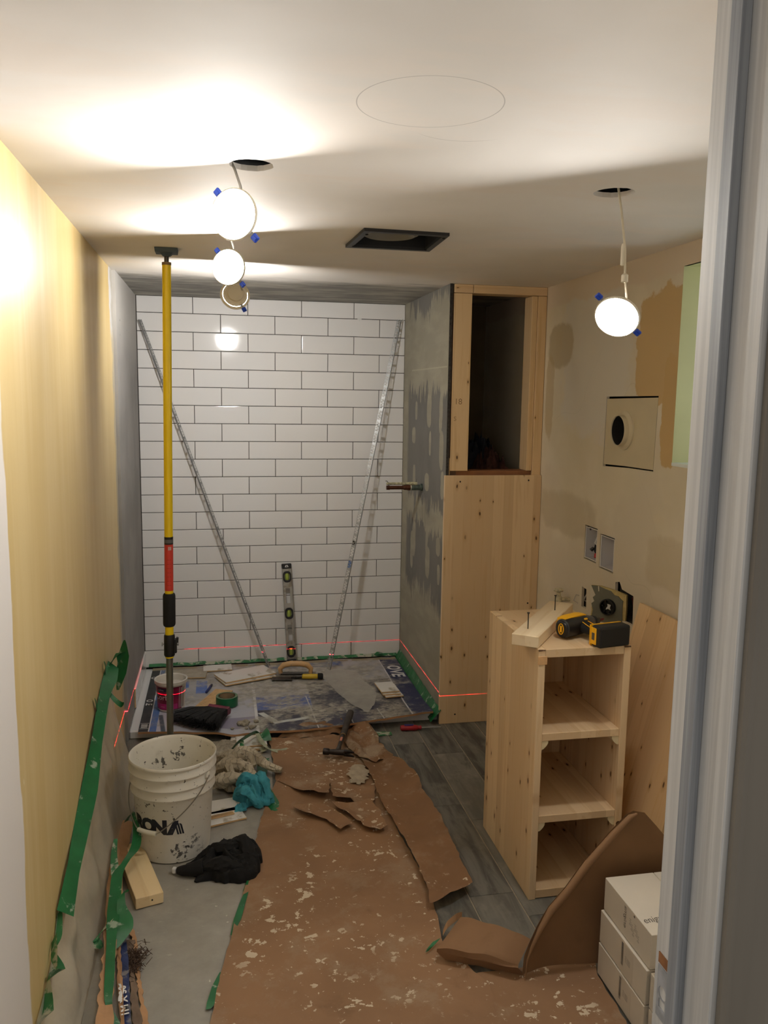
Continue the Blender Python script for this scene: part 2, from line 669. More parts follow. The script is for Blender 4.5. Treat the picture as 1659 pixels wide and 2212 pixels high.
def m_pine(name, along='Z', across='X', base=C(226, 200, 162), stave=.052, knots=1.0):
    """edge-glued spruce: staves with their own tint, grain lines and small knots"""
    m, g = newmat(name)
    o = g.obj(); ax = g.xyz(o)
    u = ax['XYZ'.index(across)]; v = ax['XYZ'.index(along)]
    third = [a for a in 'XYZ' if a not in (along, across)][0]
    t = ax['XYZ'.index(third)]
    cell = g.m('FLOOR', g.m('DIVIDE', u, stave))
    wn = g.n('ShaderNodeTexWhiteNoise', noise_dimensions='1D'); g.set(wn.inputs['W'], cell)
    comb = g.n('ShaderNodeCombineXYZ')
    g.set(comb.inputs[0], g.m('ADD', g.m('MULTIPLY', u, 1.0), g.m('MULTIPLY', wn.outputs[0], 7)))
    g.set(comb.inputs[1], t)
    g.set(comb.inputs[2], g.m('ADD', g.m('MULTIPLY', v, .055), g.m('MULTIPLY', wn.outputs[0], 31)))
    gr = g.noise(comb.outputs[0], 55, 4, .55, .25)
    c = g.mix(g.step(wn.outputs[0], 0, 1), tuple(a * b for a, b in zip(base, (.90, .86, .82))), tuple(min(1, a * 1.06) for a in base))
    c = g.mix(g.m('MULTIPLY', g.step(gr, .50, .68), .42), c, tuple(a * b for a, b in zip(base, (.82, .70, .54))))
    # knots: one candidate per stretched cell, most suppressed
    k2 = g.n('ShaderNodeCombineXYZ')
    g.set(k2.inputs[0], g.m('ADD', u, g.m('MULTIPLY', g.m('SUBTRACT', g.noise(o, 40, 2), .5), .006))); g.set(k2.inputs[1], g.m('MULTIPLY', v, .42))
    vn = g.n('ShaderNodeTexVoronoi', voronoi_dimensions='2D'); g.set(vn.inputs['Vector'], k2.outputs[0]); vn.inputs['Scale'].default_value = 17
    vo = vn.outputs
    pk = g.xyz(vo['Color'])
    on = g.step(pk[0], .76 - .16 * knots, .77 - .16 * knots)
    big = g.m('ADD', .35, g.m('MULTIPLY', pk[1], .65))
    dd = g.m('DIVIDE', vo['Distance'], big)
    core = g.m('MULTIPLY', g.step(dd, .105, .055), on)
    halo = g.m('MULTIPLY', g.step(dd, .30, .09), on)
    c = g.mix(g.m('MULTIPLY', halo, .35), c, C(168, 116, 62))
    c = g.mix(g.m('MULTIPLY', core, .92), c, C(72, 44, 26))
    g.p('Base Color', c); g.p('Roughness', .55); g.p('Specular IOR Level', .3)
    g.bump(gr, .05, .002)
    return m


def m_plank():
    m, g = newmat('grey_wood_look_tile')
    o = g.obj()
    rnd = g.n('ShaderNodeObjectInfo').outputs['Random']
    cmb = g.n('ShaderNodeCombineXYZ'); g.set(cmb.inputs[2], g.m('MULTIPLY', rnd, 40))
    ad = g.n('ShaderNodeVectorMath', operation='ADD'); g.set(ad.inputs[0], o); g.set(ad.inputs[1], cmb.outputs[0])
    q = g.scl(ad.outputs[0], (1, .14, 1))
    gr = g.noise(q, 26, 7, .62, .6)
    c = g.mix(g.step(gr, .34, .66), C(64, 63, 58), C(108, 106, 98))
    c = g.mix(g.m('MULTIPLY', g.step(rnd, .25, .85), .42), c, C(128, 125, 116))
    c = g.mix(g.m('MULTIPLY', g.step(g.noise(g.scl(ad.outputs[0], (1, .3, 1)), 9, 5, .7), .60, .70), .6), c, C(44, 42, 38))
    dust = g.step(g.noise(ad.outputs[0], 6, 7, .68), .50, .75)
    c = g.mix(g.m('MULTIPLY', dust, .5), c, C(146, 141, 130))
    g.p('Base Color', c); g.p('Roughness', .6)
    g.bump(gr, .12, .002)
    return m


def m_kraft(name, splat=1.0, base=C(142, 110, 82)):
    m, g = newmat(name)
    o = g.obj()
    c = g.mix(g.step(g.noise(o, 3.2, 5), .35, .68), tuple(a * .90 for a in base), tuple(a * 1.08 for a in base))
    c = g.mix(g.m('MULTIPLY', g.step(g.noise(g.scl(o, (1, 1, 1), (2, 5, 0)), 5, 6, .65), .58, .75), .35), c, C(96, 72, 50))
    if splat:
        reg = g.step(g.noise(g.scl(o, (1, 1, 1), (7, 3, 0)), 3.2, 2), .42, .56)
        d1 = g.noise(g.scl(o, (1, 1, 1), (1, 2, 0)), 34, 5, .62)
        th = .665 - .05 * splat
        s1 = g.m('MULTIPLY', g.step(d1, th, th + .02), reg)
        s2 = g.m('MULTIPLY', g.step(g.noise(g.scl(o, (1, 1.3, 1), (5, 5, 0)), 11, 5, .6), .645 - .02 * splat, .66 - .02 * splat), reg)
        s3 = g.m('MULTIPLY', g.step(g.noise(g.scl(o, (1, 1, 1), (3, 9, 0)), 5, 7, .72), .50, .66), .42)
        s4 = g.m('MULTIPLY', g.step(g.noise(g.scl(o, (1, 1, 1), (6, 4, 0)), 90, 3, .6), .70, .73), reg)
        s1 = g.m('MAXIMUM', s1, s4)
        far = g.m('ADD', .75, g.m('MULTIPLY', g.step(g.xyz(o)[1], -2.1, -1.45), .75))
        c = g.mix(g.m('MULTIPLY', s3, far), c, C(164, 148, 126))
        c = g.mix(g.m('MULTIPLY', g.m('MAXIMUM', s1, s2), .9), c, C(206, 192, 168))
        dk = g.step(g.noise(g.scl(o, (1, 1, 1), (8, 1, 0)), 7, 6, .7), .70, .78)
        c = g.mix(g.m('MULTIPLY', dk, .6), c, C(58, 46, 34))
    g.p('Base Color', c); g.p('Roughness', .75); g.p('Specular IOR Level', .25)
    g.bump(g.noise(o, 60, 3), .1, .001)
    return m


def m_film(name, alpha, col):
    m, g = newmat(name)
    o = g.obj()
    a = g.m('ADD', alpha, g.m('MULTIPLY', g.m('SUBTRACT', g.noise(o, 9, 6, .65), .5), .35))
    streak = g.step(g.noise(g.scl(o, (1, 3, .6)), 16, 5, .65), .62, .72)
    a = g.m('MINIMUM', g.m('ADD', a, g.m('MULTIPLY', streak, .12)), .95)
    wsp = g.m('MULTIPLY', g.step(g.noise(g.scl(o, (1, 1, 1), (3, 1, 7)), 55, 4, .6), .70, .73), .8)
    a = g.m('MAXIMUM', a, wsp)
    g.p('Base Color', g.mix(wsp, col, C(226, 222, 212))); g.p('Roughness', .28); g.p('Alpha', a)
    return m


def m_dusty(name, base, dust, th=.55, scale=9, rough=.6, amount=.85):
    m, g = newmat(name)
    o = g.obj()
    d = g.step(g.noise(o, scale, 7, .68), th - .06, th + .06)
    g.p('Base Color', g.mix(g.m('MULTIPLY', d, amount), base, dust)); g.p('Roughness', rough)
    return m


def m_emit(name, col, s):
    m = bpy.data.materials.new(name); m.use_nodes = True
    t = m.node_tree; t.nodes.clear()
    e = t.nodes.new('ShaderNodeEmission'); e.inputs[0].default_value = (*col, 1); e.inputs[1].default_value = s
    t.links.new(e.outputs[0], t.nodes.new('ShaderNodeOutputMaterial').inputs[0])
    return m


def m_jamb(name='brushed_grey_primer', ca=C(184, 182, 178), cb=C(206, 203, 198)):
    m, g = newmat(name)
    o = g.obj()
    st = g.noise(g.scl(o, (40, 40, .7)), 2.2, 5, .6)
    c = g.mix(g.step(st, .36, .66), ca, cb)
    c = g.mix(g.step(g.noise(g.scl(o, (3, 3, .5)), 6, 6, .7), .70, .74), c, C(140, 142, 146))
    g.p('Base Color', c); g.p('Roughness', .5)
    g.bump(st, .12, .002)
    return m


CEIL = m_ceiling()
YELLOW = m_wall_left()
BEIGE = m_wall_right()
BOARD = m_board('grey_cement_board', C(112, 110, 106), C(168, 162, 144), True)
BOARD_L = m_board('grey_primed_board', C(142, 139, 136), C(196, 192, 186), False)
PINE_ZX = m_pine('spruce_panel')
PINE_ZY = m_pine('spruce_side', 'Z', 'Y')
PINE_YX = m_pine('spruce_shelf', 'Y', 'X')
PINE_XZ = m_pine('spruce_rail', 'X', 'Z')
STUD = m_pine('spruce_stud', 'Z', 'X', C(222, 194, 152), .12, 1.2)
BLOCKW = m_pine('pale_lumber', 'Y', 'X', C(230, 212, 180), .2, .6)
PLANK = m_plank()
KRAFT = m_kraft('splattered_kraft_paper', 1.0)
KRAFT2 = m_kraft('kraft_paper_overlay', .5, C(130, 98, 70))
KRAFTC = m_kraft('clean_kraft_paper', 0, C(132, 101, 73))
FILM = m_film('wall_plastic_film', .62, C(212, 202, 180))
FILMF = m_film('floor_plastic_film', .54, C(200, 196, 186))
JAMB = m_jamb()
STOP = m_jamb('brushed_blue_grey_primer', C(126, 129, 133), C(158, 160, 163))  # grey stop paint, set darker to put its groove's shade into the colour
TILE = M('white_glazed_ceramic', C(232, 230, 228), .07, spec=.6)
CLAY = M('tile_bisque', C(206, 172, 126), .8, var=.1, scale=30)
THIN = M('grey_thinset', C(52, 49, 46), .9, var=.2, scale=40)
MORTAR = M('dry_mortar', C(150, 142, 126), .95, var=.25, scale=50, bump=.5)
GROUT = M('floor_grout', C(150, 140, 122), .9, var=.15, scale=30)
WHITEP = M('white_plastic', C(222, 218, 206), .4, var=.03, scale=8, dirt=C(120, 116, 106), dirt_th=.72, dirt_scale=6)
def m_pail():
    m, g = newmat('dirty_white_pail_plastic')
    o = g.obj()
    c = g.mix(g.step(g.noise(o, 6, 4), .35, .7), C(220, 217, 206), C(230, 228, 219))
    n1 = g.noise(o, 60, 5, .62); n2 = g.noise(o, 14, 6, .6)
    c = g.mix(g.m('MULTIPLY', g.step(n2, .58, .74), .35), c, C(170, 164, 152))
    for (x, y, z), r, k in (((.028, -.127, .050), .060, .9), ((.072, -.108, .070), .055, .7), ((-.085, -.112, .222), .022, .9), ((-.055, .128, .275), .050, .9), ((.015, .14, .290), .045, .9), ((.10, -.10, .03), .05, .4)):
        d = g.n('ShaderNodeVectorMath', operation='DISTANCE'); g.set(d.inputs[0], o); d.inputs[1].default_value = (x, y, z)
        msk = g.m('ADD', n1, g.m('MULTIPLY', g.step(d.outputs['Value'], r, r * .2), .17))
        c = g.mix(g.m('MULTIPLY', g.step(msk, .655, .70), k), c, C(66, 62, 60))
    d = g.step(g.noise(o, 46, 3), .71, .74)
    c = g.mix(g.m('MULTIPLY', d, .5), c, C(120, 114, 106))
    g.p('Base Color', c); g.p('Roughness', .38)
    return m


BUCKET = m_pail()
CREAM = M('cream_lamp_housing', C(224, 216, 196), .5)
BLUECLIP = M('blue_clip_plastic', C(30, 72, 190), .4)
GREEN = M('green_masking_tape', C(20, 98, 52), .42, var=.15, scale=16, dirt=C(150, 168, 146), dirt_th=.63, dirt_scale=22)
GREENP = M('dusty_green_tape', C(52, 120, 74), .55, var=.2, scale=16, dirt=C(178, 180, 160), dirt_th=.52, dirt_scale=22)
STEEL = M('galvanised_steel', C(166, 167, 167), .4, .45, var=.15, scale=20)
DSTEEL = M('dark_steel', C(74, 70, 66), .45, .8, var=.2, scale=30)
ALU = M('brushed_aluminium', C(178, 176, 170), .32, .8, var=.1, scale=24, dirt=C(150, 144, 130), dirt_th=.56, dirt_scale=18)
BLACK = M('black_plastic', C(22, 22, 24), .45)
RUBBER = M('black_foam_grip', C(18, 18, 19), .85)
YPOLE = M('yellow_enamel', C(242, 210, 28), .22)
REDL = M('red_label', C(206, 62, 52), .35)
DARK = M('dark_cavity', C(26, 23, 20), .9)  # near-black for screws and for shade painted into holes and cavities
DUCT = M('black_housing_metal', C(48, 48, 50), .5, .4)
PRINTK = M('printed_black', C(26, 28, 36), .5)
PRINTW = M('printed_white', C(222, 222, 220), .5)
PRINTG = M('printed_grey', C(120, 112, 102), .6)
PRINTB = M('printed_navy', C(30, 34, 52), .5)
CARTON = M('white_carton', C(206, 198, 184), .55, var=.03, scale=6)
CARDB = M('brown_cardboard', C(176, 136, 98), .8, var=.12, scale=12)
NAVYC = M('dusty_navy_print', C(40, 54, 96), .6, var=.2, scale=20, dirt=C(132, 130, 130), dirt_th=.5, dirt_scale=14)
DRYW = M('grey_green_drywall', C(104, 104, 92), .8, var=.08, scale=14)
DRYE = M('torn_drywall_edge', C(190, 172, 118), .85, var=.15, scale=40, bump=.4)
ABS = M('black_drain_pipe', C(14, 14, 16), .3)
COPPER = M('oxidised_copper', C(88, 52, 36), .45, .6, var=.3, scale=40)
PATINA = M('green_grey_brass', C(90, 100, 92), .5, .5, var=.3, scale=60)
REVEAL = M('pale_green_reveal', C(198, 200, 152), .6, var=.04, scale=4)
CASING = M('worn_casing_paint', C(124, 116, 104), .6, var=.12, scale=10, stretch=(1, 1, .1))
print('materials', len(bpy.data.materials))

# ------------------------------------------------------------------ the room
XL, XR, YD, ZC = -.018, 2.025, -4.02, 2.193
YF = -.975                                     # front of the shower and of the stud partition
U, V = .3066, .1026                            # tile pitch


def XYp(u, v, d): return (u, v, ZC + d)
def YZr(u, v, d): return (XR + d, u, v)
def XZb(u, v, d): return (u, YF + d, v)


HOLE_A, HOLE_B, HOLE_D, HOLE_R = (.520, -2.830), (.478, -2.0), (.500, -1.40), (1.460, -2.800)
VENT = [(.905, -2.173), (1.193, -2.165), (1.204, -1.851), (.892, -1.850)]
ceil_b = plate([(-.25, -5.6), (2.6, -5.6), (2.6, .2), (-.25, .2)], [circ(*HOLE_A, .052, jag=.0015), circ(*HOLE_R, .053, jag=.0015), circ(*HOLE_B, .05), circ(*HOLE_D, .05), VENT], .013, XYp)
ceiling = struct(ob('ceiling', ceil_b, CEIL))
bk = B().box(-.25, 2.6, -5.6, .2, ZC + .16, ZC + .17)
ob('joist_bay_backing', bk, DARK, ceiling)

# floor: grout bed with porcelain planks laid in it
floor = struct(ob('floor', B().box(-.25, 2.6, -5.6, .2, -.05, -.0015), GROUT))
pm = B().box(.0012, .1538, .0012, .6188, -.0015, .0015, .0012).mesh('plank')
pm.materials.append(PLANK)
OFF = {0: .04, 1: .385, 2: .31, 3: .105, 4: .26}
for i in range(-1, 13):
    x0 = 1.24 - 7 * .157 + (i - 1) * .157
    joint = [-2.39, -2.775, -2.0, -2.6, -1.85, -2.45, -2.15, -2.3, -2.15, -2.443, -1.955, -2.2, -2.6, -2.05][i + 1]
    if i == 7: joint = -2.15
    if i == 8: joint = -2.443
    k0 = int(math.floor((-3.7 - joint) / .62))
    for k in range(k0, k0 + 6):
        y0 = joint + k * .62
        if y0 > -.5:
            continue
        link('plank', pm, None, floor, (x0, y0, 0))

# left wall
wl = struct(ob('wall_left', B().box(XL - .1, XL, YD, .2, 0, ZC), YELLOW))
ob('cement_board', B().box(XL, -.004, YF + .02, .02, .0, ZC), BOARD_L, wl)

# tiled back wall
wb = struct(ob('wall_back', B().box(-.05, 1.56, .0065, .1, 0, ZC), THIN))
def tile_mesh(w_, h_):
    b = B()
    t, e = .0065, .0035
    R0 = [(0, t, 0), (w_, t, 0), (w_, t, h_), (0, t, h_)]
    R1 = [(0, .0016, 0), (w_, .0016, 0), (w_, .0016, h_), (0, .0016, h_)]
    R2 = [(e * .35, .0004, e * .35), (w_ - e * .35, .0004, e * .35), (w_ - e * .35, .0004, h_ - e * .35), (e * .35, .0004, h_ - e * .35)]
    R3 = [(e, 0, e), (w_ - e, 0, e), (w_ - e, 0, h_ - e), (e, 0, h_ - e)]
    b.loft([R0, R1, R2, R3], False, True)
    me = b.mesh('tile'); me.materials.append(TILE)
    return me
J = .0034
TF, TH = tile_mesh(U - J, V - J), tile_mesh(U / 2 - J, V - J)
TF0 = tile_mesh(U - J, .0885)
for j in range(21):
    z0 = 2.203 - (j + 1) * V + J / 2
    xs = [i * U for i in range(5)] if j % 2 == 0 else [0] + [(i + .5) * U for i in range(5)]
    for n_, x_ in enumerate(xs):
        half = j % 2 == 1 and n_ in (0, 5)
        me = TF0 if j == 0 else (TH if half else TF)
        o = link('tile', me, None, wb, (x_ + J / 2 - .0015, random.uniform(-.0003, .0003), z0))
        o.rotation_euler = (random.uniform(-.003, .003), 0, random.uniform(-.0016, .0016))
# first course on the left return
for y0, ln in ((-.645, .3044), (-.338, .3044), (-.031, .03)):
    b = B().box(-.004, .0045, y0, y0 + ln, .05, .151, .0012)
    ob('tile', b, [TILE], wl)
ob('tile_edge', B().box(-.0035, .0035, -.6472, -.6448, .0505, .1505), CLAY, wl)

# shower right wall: cement board on studs
wa = struct(ob('wall_alcove', B().box(1.5315, 1.5445, YF + .004, .1, 0, ZC), BOARD))
ob('stud', B().box(1.545, 1.583, YF + .006, YF + .095, 1.276, 2.15), M('dark_brown_stud', C(84, 62, 44), .8, var=.2, scale=20, stretch=(1, 1, .1)), wa)  # stud in a darker brown than the others
ob('board_edge', B().box(1.5312, 1.5448, YF - .001, YF + .004, 1.276, ZC), M('crumbling_board_edge', C(58, 54, 50), .95, var=.4, scale=90, bump=.8), wa)

# right wall with its cut-outs and the window recess
HO1 = rectl(-1.640, -1.517, .955, 1.106)
HO2 = rectl(-1.800, -1.668, .945, 1.092)
HCUT = [(-1.985, .776), (-1.83, .77), (-1.825, .915), (-1.86, .925), (-1.885, .898), (-1.98, .893)]
HSM = [(-1.565, .735), (-1.515, .735), (-1.513, .826), (-1.56, .823)]
HVENT = [(-2.074, 1.392), (-1.86, 1.388), (-1.658, 1.378), (-1.662, 1.668), (-2.082, 1.672)]
HWIN = rectl(-3.15, -2.200, 1.435, 2.118)
wr = struct(ob('wall_right', plate(rectl(YD, .1, 0, ZC), [HO1, HO2, HCUT, HSM, HVENT, HWIN], .0127, YZr), BEIGE))
ob('cavity_backing', B().box(2.16, 2.17, -2.19, .1, 0, ZC).box(XR + .0127, 2.17, -2.189, -2.180, 0, ZC).box(XR + .0127, 2.17, .09, .1, 0, ZC), DARK, wr)  # unseen dark box added behind the wall against light leaking through gaps
win = struct(link('window_1', None))
e = .02
for nm, q in (('reveal', B().box(XR + .0005, XR + .36, -2.2005, -2.190, 1.425, 2.128)), ('reveal', B().box(XR + .001, XR + .36, -3.16, -3.15, 1.425, 2.128)), ('lintel', B().box(XR + .001, XR + .36, -3.16, -2.19, 2.118, 2.128))):
    ob(nm, q, REVEAL, win)
ob('sill', B().box(XR - .001, XR + .36, -3.15, -2.200, 1.425, 1.4365), M('daylit_sill_paint', C(222, 232, 232), .4), win)  # pale blue-white of the daylight on the sill put into its paint
fr = B().box(XR + .30, XR + .35, -2.25, -2.20, 1.4365, 2.118).box(XR + .30, XR + .35, -3.15, -3.10, 1.4365, 2.118).box(XR + .30, XR + .35, -3.10, -2.25, 1.4365, 1.48).box(XR + .30, XR + .35, -3.10, -2.25, 2.07, 2.118)
fr = ob('sash', fr, M('window_vinyl', C(225, 226, 222), .4), win)
gm, gg = newmat('window_glass'); gg.p('Base Color', C(230, 240, 236)); gg.p('Roughness', .02); gg.p('Alpha', .10)
ob('pane', B().box(XR + .32, XR + .326, -3.10, -2.25, 1.48, 2.07), gm, fr)

# stud partition with the open closet behind it
wp = struct(link('wall_partition', None))
def stud(n, x0, x1, z0, z1, dy=.089, mat=STUD, y0=YF):
    return ob(n, B().box(x0, x1, y0, y0 + dy, z0, z1, .002), mat, wp)
stud('stud', 1.552, 1.642, 1.296, 2.150, .038)
stud('stud', 1.978, 2.0235, .0, 2.150, .038)
stud('stud', 1.948, 1.977, 1.296, 2.150, .10, STUD, YF + .004)
stud('top_plate', 1.648, 2.0235, 2.152, 2.192, .089, PINE_XZ)
stud('top_plate', 1.552, 1.646, 2.152, 2.192, .060, PINE_XZ)
stud('sill_plate', 1.56, 1.976, 1.262, 1.296, .095, M('red_brown_sill', C(140, 92, 58), .7, var=.15, scale=12), YF + .012)
stud('cripple_stud', 1.5462, 1.5515, 1.276, 1.36, .03, STUD, YF + .001)
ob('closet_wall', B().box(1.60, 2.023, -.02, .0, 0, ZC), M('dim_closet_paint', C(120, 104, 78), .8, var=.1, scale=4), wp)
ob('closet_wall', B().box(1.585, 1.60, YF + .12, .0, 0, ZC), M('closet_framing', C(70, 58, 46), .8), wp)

# door wall and the trimmed opening
wf = struct(ob('wall_front', plate([(-.25, 0), (.147, 0), (.147, 2.168), (.996, 2.168), (.996, 0), (2.6, 0), (2.6, ZC), (-.25, ZC)], [], .105, lambda u, v, d: (u, -4.13 + d, v)), M('hall_wall_paint', C(196, 186, 168), .7, var=.04, scale=4)))
door = struct(link('door_1', None))
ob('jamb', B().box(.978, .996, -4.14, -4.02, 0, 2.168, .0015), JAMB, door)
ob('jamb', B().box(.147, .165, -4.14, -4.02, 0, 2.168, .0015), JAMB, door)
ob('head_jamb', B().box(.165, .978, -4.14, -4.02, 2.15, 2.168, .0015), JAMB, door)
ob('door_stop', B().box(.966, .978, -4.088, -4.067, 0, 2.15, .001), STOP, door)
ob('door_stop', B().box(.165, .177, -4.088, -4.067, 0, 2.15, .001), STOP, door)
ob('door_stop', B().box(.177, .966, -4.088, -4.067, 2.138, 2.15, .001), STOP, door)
cas = [(0, 0), (.065, 0), (.065, .010), (.052, .016), (.030, .014), (.012, .010), (.004, .012), (0, .008)]
for sx, x0 in ((1, .985), (-1, .158)):
    b = B().prism([(x0 + sx * a, -4.141 - d) for a, d in cas], 0, 2.19)
    ob('casing', b, CASING, door)
ob('casing', B().box(.158, .985, -4.153, -4.141, 2.158, 2.19, .003), CASING, door)
sp = ob('strike_plate', plate(rectl(-4.058, -4.030, .875, .945), [circ(-4.043, .912, .009, 14), rectl(-4.050, -4.036, .890, .902)], .0012, lambda u, v, d: (.9768 + d, u, v)), M('painted_strike', C(170, 172, 176), .4, .3, var=.2, scale=40), door)
ob('latch_hole', B().box(.9781, .9783, -4.05, -4.036, .888, .922), DARK, sp)
ob('bare_wood_chip', B().box(.9765, .9778, -4.056, -4.03, .948, .962), M('chipped_bare_wood', C(140, 92, 52), .8, var=.2, scale=60), door)

# ------------------------------------------------------------------ hanging lamps
DIFF = {k: m_emit('lit_diffuser', LAMP_COL, v) for k, v in (('A', LAMP_A), ('B', LAMP_B), ('D', LAMP_D), ('R', LAMP_R))}


def frame_to(n, spin=0.0):
    n = Vector(n).normalized()
    up = Vector((0, 0, 1))
    x = up.cross(n).normalized()
    y = n.cross(x)
    m = Matrix((x, y, n)).transposed()
    return (m @ Matrix.Rotation(spin, 3, 'Z')).to_4x4()


def wafer(key, c, n, label, hole, spin, wire_mat):
    t = thing('recessed_lamp', label, 'lamp', c, group='lamps dangling from the ceiling')
    rot = frame_to(n, spin)
    # local +Z is the lit side
    ob('housing', B().lathe([(.001, -.020), (.030, -.020), (.032, -.010), (.049, -.010), (.050, -.003)], 40, cap1=False).xf(rot), CREAM, t, smooth=True)
    rim = ob('trim_ring', B().lathe([(.0505, -.004), (.060, -.004), (.0605, -.002), (.0600, .002), (.0590, .0035), (.0572, .0035), (.0572, .001)], 48, cap0=False, cap1=False).xf(rot), CREAM, t, smooth=True)
    ob('diffuser', B().lathe([(.0570, .0005), (.0562, .0030), (.034, .0046), (.0005, .0050)], 48, cap0=True, cap1=True).xf(rot), DIFF[key], t, smooth=True)  # widened over the flange, so the lamp's glare is put into the shape
    for s in (-1, 1):
        arm = B().box(s * .050 - .002, s * .050 + .002, -.005, .005, -.012, -.006).box(min(s * .05, s * .074), max(s * .05, s * .074), -.004, .004, -.0135, -.0115)
        a = ob('spring_clip', arm.xf(rot), STEEL, t)
        ob('clip_pad', B().box(s * .072 - .009, s * .072 + .009, -.0085, .0085, -.016, -.008, .002).box(s * .072 - .003, s * .072 + .006, -.003, .003, -.008, -.0055).xf(rot), BLUECLIP, a)
    # slots stamped in the back plate, their shine painted as pale colour
    sl = B()
    for q in range(6):
        a0 = q * math.pi / 3 + .2
        pts = [(rr_ * math.cos(a0 + d), rr_ * math.sin(a0 + d)) for rr_, d in ((.041, 0), (.041, .35), (.041, .7), (.0455, .7), (.0455, .35), (.0455, 0))]
        sl.prism(pts, -.0112, -.0099)
    ob('back_slots', sl.xf(rot), M('lamp_slot_shine', C(236, 232, 220), .3), t)['kind'] = 'stuff'
    top = Vector((hole[0], hole[1], ZC + .02)) - Vector(c)
    back = Vector(rot @ Vector((0, .03, -.018)))
    mid = back.lerp(top, .5) + Vector((.006, -.004, -.008))
    wr_ = ob('wire', B().tube([back, back.lerp(mid, .5) + Vector((-.003, 0, .004)), mid, mid.lerp(top, .6) + Vector((.002, 0, 0)), top], .0032, 8), wire_mat, t, smooth=True)
    if key == 'R':
        q = back.lerp(top, .44)
        ob('splice', B().tube([q - Vector((0, 0, .03)), q - Vector((0, 0, .028)), q + Vector((0, 0, .02)), q + Vector((0, 0, .026))], [.004, .006, .006, .004], 8), CREAM, wr_, smooth=True)
        q = back.lerp(top, .24)
        ob('plug', B().lathe([(.004, -.012), (.009, -.01), (.009, .008), (.004, .012)], 12).xf(Matrix.Translation(q)), CREAM, wr_, smooth=True)
    return t


WIREG = M('grey_cable_sheath', C(150, 146, 138), .5)
WIREW = M('cream_cable_sheath', C(214, 204, 180), .5)
wafer('A', (.478, -2.83, 2.079), (-.50, -.86, -.06), 'bright round lamp hanging nearest the yellow wall, facing the doorway', (.47, -2.80), -.85, WIREG)
wafer('B', (.477, -1.95, 2.083), (-.42, -.90, -.04), 'lit round lamp hanging second behind the nearest left one', (.47, -1.98), -.9, WIREG)
wafer('D', (.510, -1.40, 2.053), (-.10, .955, -.28), 'round lamp seen from its cream back, facing the white tiled wall', (.50, -1.42), 1.1, WIREG)
wafer('R', (1.486, -2.80, 1.876), (-.55, -.60, -.58), 'round glowing lamp hanging alone on a long cream wire at right', (1.474, -2.792), -.9, WIREW)

# torn edges inside the ceiling openings read as recess; fan housing set in the square hole
t = thing('fan_housing', 'black rectangular fan housing recessed in the ceiling', 'vent', (1.05, -2.01, ZC))
q = [Vector((x - 1.05, y + 2.01)) for x, y in VENT]
def vin(k, d=0): return [(p.x * k, p.y * k) for p in q]
ob('flange', plate(vin(.995), [vin(.86)], -.012, lambda u, v, d: (u, v, .002 + d)), DUCT, t)
b = B(); o1, o2 = vin(.86), vin(.84)
b.loft([[(x, y, .0) for x, y in o1], [(x, y, .145) for x, y in o2]], False, True)
ob('box', b, M('fan_box_inside', C(30, 30, 32), .6, .3), t)
ob('fan_inlet', B().lathe([(.055, .10), (.06, .06), (.085, .035), (.10, .042), (.10, .05), (.088, .044), (.066, .066), (.06, .11)], 36, cap0=False, cap1=False).xf(Matrix.Translation((-.02, .03, -.022))), M('fan_inlet_ring', C(120, 116, 108), .5), t, smooth=True)
for sx, sy in ((-.128, -.11), (-.136, .12), (.136, -.11), (.13, .12)):
    ob('screw', B().lathe([(.005, -.0005), (.005, -.003), (.002, -.004)], 10).xf(Matrix.Translation((sx * .99, sy, -.009))), DARK, t)

# ------------------------------------------------------------------ shower base, cardboard and what lies on it
def cfront(x):
    u = x / 1.53
    return -.975 - .075 * math.sin(math.pi * min(1, max(0, u))) ** 1.4


b = B().box(-.003, 1.530, -.935, -.001, 0, .042, .006)
sb = tag(ob('shower_tray', b, M('white_acrylic', C(226, 226, 226), .3)), 'low white shower tray under the printed cardboard along the tiled wall', 'shower tray')

ZB = .047
def cz(x, y):
    n = noise.noise(Vector((x * 5, y * 5, 1))) * .004 + noise.noise(Vector((x * 13, y * 12, 4))) * .002
    edge = max(0, (-y - .78) / .25)
    bump_ = .010 * math.exp(-((x - .50) / .06) ** 2) * edge
    return ZB + .007 + n + .016 * max(0, x - .9) / .6 * edge - .010 * edge * math.sin(math.pi * x / 1.5) ** 2 - bump_


